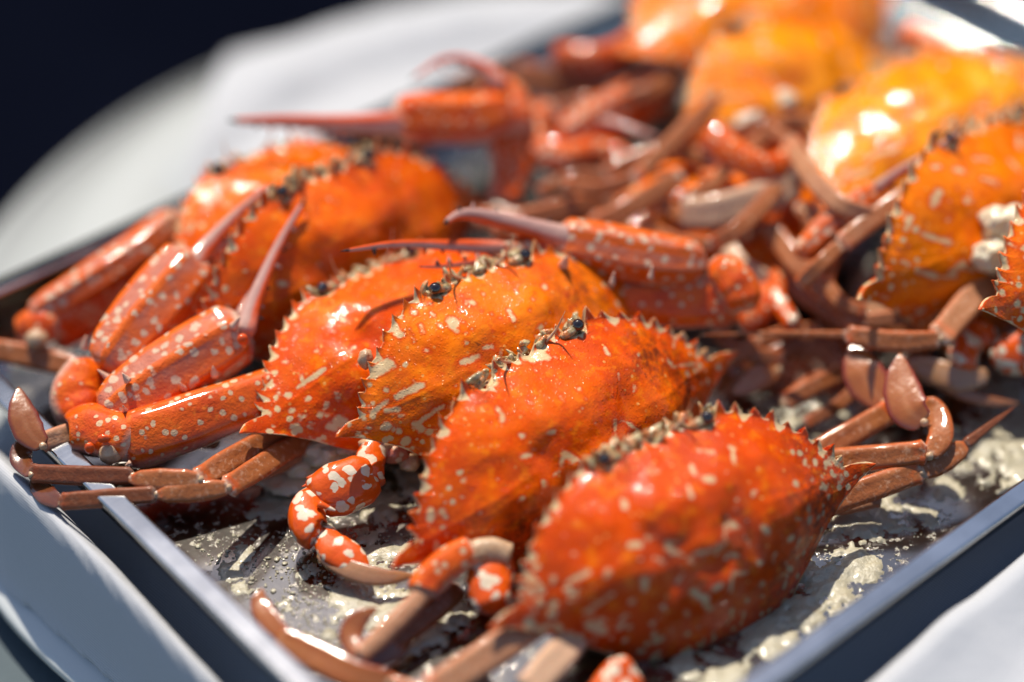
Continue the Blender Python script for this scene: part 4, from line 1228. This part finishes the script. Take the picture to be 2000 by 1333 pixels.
CC.leg([('merus', [(1500, 440, 3.3), (1545, 500, 3.1), (1590, 550, 2.9), (1620, 580, 2.8)], .74), ('carpus', [(1612, 570, 2.8), (1650, 605, 2.7), (1694, 635, 2.6)], .6), ('seg', [(1690, 628, 2.6), (1760, 620, 2.7), (1850, 605, 2.8)], .52, dict(pale=.1))])
CC.leg([('merus', [(1530, 545, 2.3), (1570, 575, 2.2), (1630, 615, 2.0), (1670, 640, 2.0)], .66), ('seg', [(1670, 640, 2.0), (1760, 650, 2.0), (1840, 640, 2.1)], .55)])
CC.leg([('merus', [(1850, 330, 5.6), (1780, 375, 5.3), (1710, 425, 4.9), (1640, 480, 4.5)], .62, dict(pale=.15)), ('seg', [(1640, 480, 4.5), (1600, 520, 4.2), (1560, 560, 3.6)], .5)])
CC.leg([('merus', [(1860, 540, 2.6), (1800, 590, 2.3), (1750, 620, 2.2)], .9, dict(pale=.5))])
CC.leg([('merus', [(1770, 540, 2.6), (1720, 590, 2.3), (1690, 620, 2.2)], .8, dict(pale=.4))])
CC.leg([('merus', [(1640, 770, .8), (1600, 745, 1.0), (1530, 790, 1.0)], .6, dict(brown=.3)), ('seg', [(1530, 790, 1.0), (1590, 755, 1.2), (1660, 722, 1.4)], .55, dict(brown=.2))])
CC.leg([('merus', [(1500, 700, 1.0), (1560, 680, 1.1), (1640, 690, 1.2)], .7, dict(brown=.4)), ('leaf', [(1520, 725, 1.2), (1480, 742, 1.2), (1430, 770, 1.2)], .7, dict(pale=.1))])
# claws of the bright crabs
a = CB.seg('claw_arm', CB.e, [(1760, 330, 4.0), (1690, 390, 3.8), (1620, 440, 3.7)], 1.1, 1.0, 'arm', 'claw')
p = CB.seg('claw_palm', a, [(1560, 500, 4.0), (1610, 450, 4.4), (1660, 410, 4.7), (1710, 370, 4.9)], .85, .8, 'palm', 'palm', keel=.15, m=42)
claw_finger(CB, 'claw_finger', p, [(1710, 372, 5.0), (1760, 335, 5.6), (1830, 290, 6.3), (1880, 255, 6.8)], .42, .4, 4, 1)
a = CA.seg('claw_arm', CA.e, [(1290, 200, 3.5), (1180, 260, 3.2), (1080, 300, 3.0)], 1.2, 1.1, 'arm', 'claw')
CA.seg('claw_wrist', a, [(1120, 320, 3.2), (1060, 290, 3.2), (1080, 235, 3.4)], 1.35, 1.2, 'carpus', 'claw')
p = CA.seg('claw_palm', a, [(1090, 270, 3.6), (1170, 225, 3.8), (1250, 185, 4.0), (1320, 150, 4.2)], 1.2, 1.1, 'palm', 'palm', keel=.15, m=42)
claw_finger(CA, 'claw_finger', p, [(1180, 238, 4.4), (1240, 255, 4.5), (1290, 270, 4.5)], .4, .4, 0, 1)
CA.leg([('merus', [(1440, 240, 3.8), (1350, 290, 3.6), (1260, 340, 3.4), (1180, 390, 3.2)], .72), ('seg', [(1190, 385, 3.3), (1110, 410, 3.2), (1010, 432, 3.1), (930, 425, 3.0)], .78)])
CA.leg([('merus', [(1400, 300, 3.4), (1310, 340, 3.2), (1230, 395, 3.0), (1160, 440, 2.8)], .66), ('seg', [(1165, 432, 2.8), (1080, 438, 2.8), (990, 430, 2.8), (930, 440, 2.7)], .62, dict(brown=.1))])
CA.leg([('merus', [(1560, 360, 4.2), (1480, 392, 4.0), (1400, 415, 3.8), (1330, 420, 3.6)], 1.1, dict(pale=.75, th=.35)), ('seg', [(1340, 425, 3.6), (1290, 400, 3.4), (1250, 370, 3.2)], .6)])
CA.leg([('merus', [(1510, 445, 3.0), (1430, 455, 2.9), (1350, 440, 2.9), (1255, 375, 3.0)], .52, {})])
CA.leg([('merus', [(1480, 470, 2.4), (1400, 490, 2.3), (1310, 455, 2.3), (1215, 395, 2.4)], .56, dict(brown=.2))])
CD.leg([('merus', [(1290, 100, 4.0), (1200, 140, 3.8), (1100, 150, 3.6), (1005, 135, 3.4)], .66), ('seg', [(1010, 138, 3.4), (940, 150, 3.2), (880, 180, 3.0)], .5)])
CD.leg([('merus', [(1300, 150, 3.6), (1220, 180, 3.3), (1120, 185, 3.0), (1020, 165, 2.8)], .62), ('seg', [(1020, 170, 2.8), (970, 190, 2.6), (900, 240, 2.4)], .5)])
CD.leg([('merus', [(1330, 210, 3.2), (1250, 230, 3.0), (1160, 200, 2.9)], .6)])
a = C3.seg('claw_arm', C3.e, [(1440, 640, 1.6), (1490, 600, 2.0), (1510, 540, 2.2)], 1.0, .9, 'arm', 'claw')
C3.seg('claw_wrist', a, [(1500, 560, 2.2), (1520, 590, 2.2), (1550, 640, 2.0)], .6, .6, 'seg', 'spot')
C3.leg([('merus', [(1500, 545, 2.6), (1450, 520, 2.8), (1420, 470, 3.0), (1460, 450, 3.0)], .55, dict(pale=.9))])
blob('body_meat', CC.e, (1965, 440, 5.0), .75, .6, .6, 'meat', 7, .35)
blob('body_meat', CE.e, (1935, 500, 4.4), .5, .5, .5, 'meat', 9, .35)

CF.leg([('merus', [(1330, 340, 4.2), (1250, 395, 4.0), (1170, 440, 3.6), (1100, 470, 3.2)], .68), ('seg', [(1105, 468, 3.3), (1040, 450, 3.2), (960, 455, 3.0)], .5)])
CF.leg([('merus', [(1400, 320, 4.4), (1330, 300, 4.2), (1250, 310, 4.0), (1180, 345, 3.7)], .62), ('seg', [(1185, 345, 3.7), (1120, 350, 3.5), (1050, 380, 3.3)], .5)])
CF.leg([('merus', [(1560, 400, 4.2), (1600, 450, 4.0), (1620, 500, 3.7), (1610, 550, 3.3)], .6, dict(brown=.2)), ('seg', [(1610, 545, 3.3), (1640, 590, 3.0), (1690, 610, 2.9)], .45)])
CF.leg([('merus', [(1480, 560, 2.6), (1430, 600, 2.2), (1400, 650, 1.8)], .6, dict(pale=.3)), ('seg', [(1400, 650, 1.8), (1450, 690, 1.5), (1530, 700, 1.3)], .5, dict(brown=.2))])
CA.leg([('merus', [(1330, 130, 4.6), (1270, 180, 4.4), (1200, 200, 4.0), (1120, 200, 3.8)], .6), ('seg', [(1120, 200, 3.8), (1050, 230, 3.6), (1000, 300, 3.2)], .5)])
a = CF.seg('claw_arm', CF.e, [(1240, 330, 3.2), (1180, 300, 3.2), (1110, 310, 3.2)], 1.0, .9, 'arm', 'claw')
p = CF.seg('claw_palm', a, [(1120, 320, 3.6), (1060, 300, 3.8), (1040, 250, 4.0), (1080, 210, 4.2)], 1.0, .9, 'palm', 'palm', keel=.15, m=42)
a = CB.seg('claw_arm', CB.e, [(2060, 210, 5.0), (1960, 150, 5.2), (1860, 110, 5.2), (1760, 62, 5.2)], .9, .8, 'arm', 'shell')
CB.leg([('merus', [(1600, 250, 4.8), (1540, 240, 4.8), (1480, 280, 4.6), (1420, 330, 4.4)], .62), ('seg', [(1420, 330, 4.4), (1380, 370, 4.2), (1330, 390, 4.0)], .5)])

C3.leg([('merus', [(1470, 640, 1.3), (1540, 665, 1.3), (1620, 700, 1.2), (1680, 745, 1.1)], .5, dict(brown=.3)), ('seg', [(1680, 745, 1.1), (1640, 790, .9), (1570, 830, .7)], .4, dict(brown=.4))])
CC.leg([('merus', [(1700, 600, 2.0), (1620, 640, 1.6), (1520, 690, 1.2), (1440, 720, .9)], .5, dict(brown=.5)), ('leaf', [(1450, 718, .9), (1420, 735, .8), (1400, 770, .8)], .5)])
CC.leg([('merus', [(1900, 560, 2.2), (1850, 620, 1.8), (1800, 680, 1.5), (1780, 740, 1.2)], .62, dict(brown=.3)), ('seg', [(1780, 735, 1.2), (1720, 760, 1.1), (1660, 770, 1.0)], .5, dict(brown=.4))])
CF.leg([('merus', [(1540, 330, 4.4), (1490, 400, 4.2), (1440, 450, 4.0), (1390, 480, 3.6)], .55, dict(brown=.1)), ('seg', [(1390, 478, 3.6), (1320, 470, 3.3), (1240, 430, 3.1)], .45)])
CA.leg([('merus', [(1420, 180, 5.2), (1350, 240, 5.0), (1290, 300, 4.7), (1240, 350, 4.4)], .55), ('seg', [(1240, 350, 4.4), (1170, 370, 4.1), (1100, 360, 3.9)], .45)])

# torn pleura and cream meat under the left shells
for p_, r_, m_ in (((640, 880, 1.0), (.7, .5, .3), 'meat'), ((590, 905, .6), (.5, .5, .25), 'meat'), ((690, 872, 1.3), (.45, .35, .25), 'under'), ((560, 940, .3), (.9, .6, .15), 'meat')):
    blob('body_meat', C1.e, p_, r_[0], r_[1], r_[2], m_, int(p_[0]), .45)
for p_, r_, m_ in (((735, 868, 1.9), (.5, .25, .2), 'joint'), ((770, 885, 1.6), (.42, .3, .3), 'palm'), ((800, 905, 1.3), (.3, .3, .2), 'joint'), ((714, 702, 4.0), (.22, .26, .3), 'joint')):
    blob('body_meat', C2.e, p_, r_[0], r_[1], r_[2], m_, int(p_[0]), .18, t=.5, e=-.9)


# pale broken pieces and more arms between the sunlit shells
for p_, r_, m_ in (((1450, 235, 4.6), (.7, .4, .35), 'meat'), ((1530, 200, 4.8), (.5, .4, .3), 'under'), ((1570, 330, 4.6), (.5, .7, .3), 'under')):
    blob('body_meat', CA.e, p_, r_[0], r_[1], r_[2], m_, int(p_[0]), .4)
a = CA.seg('claw_arm', CA.e, [(1560, 300, 4.6), (1500, 330, 4.6), (1430, 300, 4.8), (1380, 260, 5.0)], 1.0, .9, 'arm', 'claw')
a = CD.seg('claw_arm', CD.e, [(1270, 60, 4.6), (1180, 110, 4.4), (1080, 110, 4.2)], .9, .8, 'arm', 'claw')
CB.leg([('merus', [(1700, 420, 5.0), (1640, 400, 5.2), (1580, 340, 5.2), (1540, 270, 5.0)], .6, dict(pale=.2)), ('seg', [(1540, 275, 5.0), (1490, 250, 4.9), (1430, 260, 4.8)], .45)])
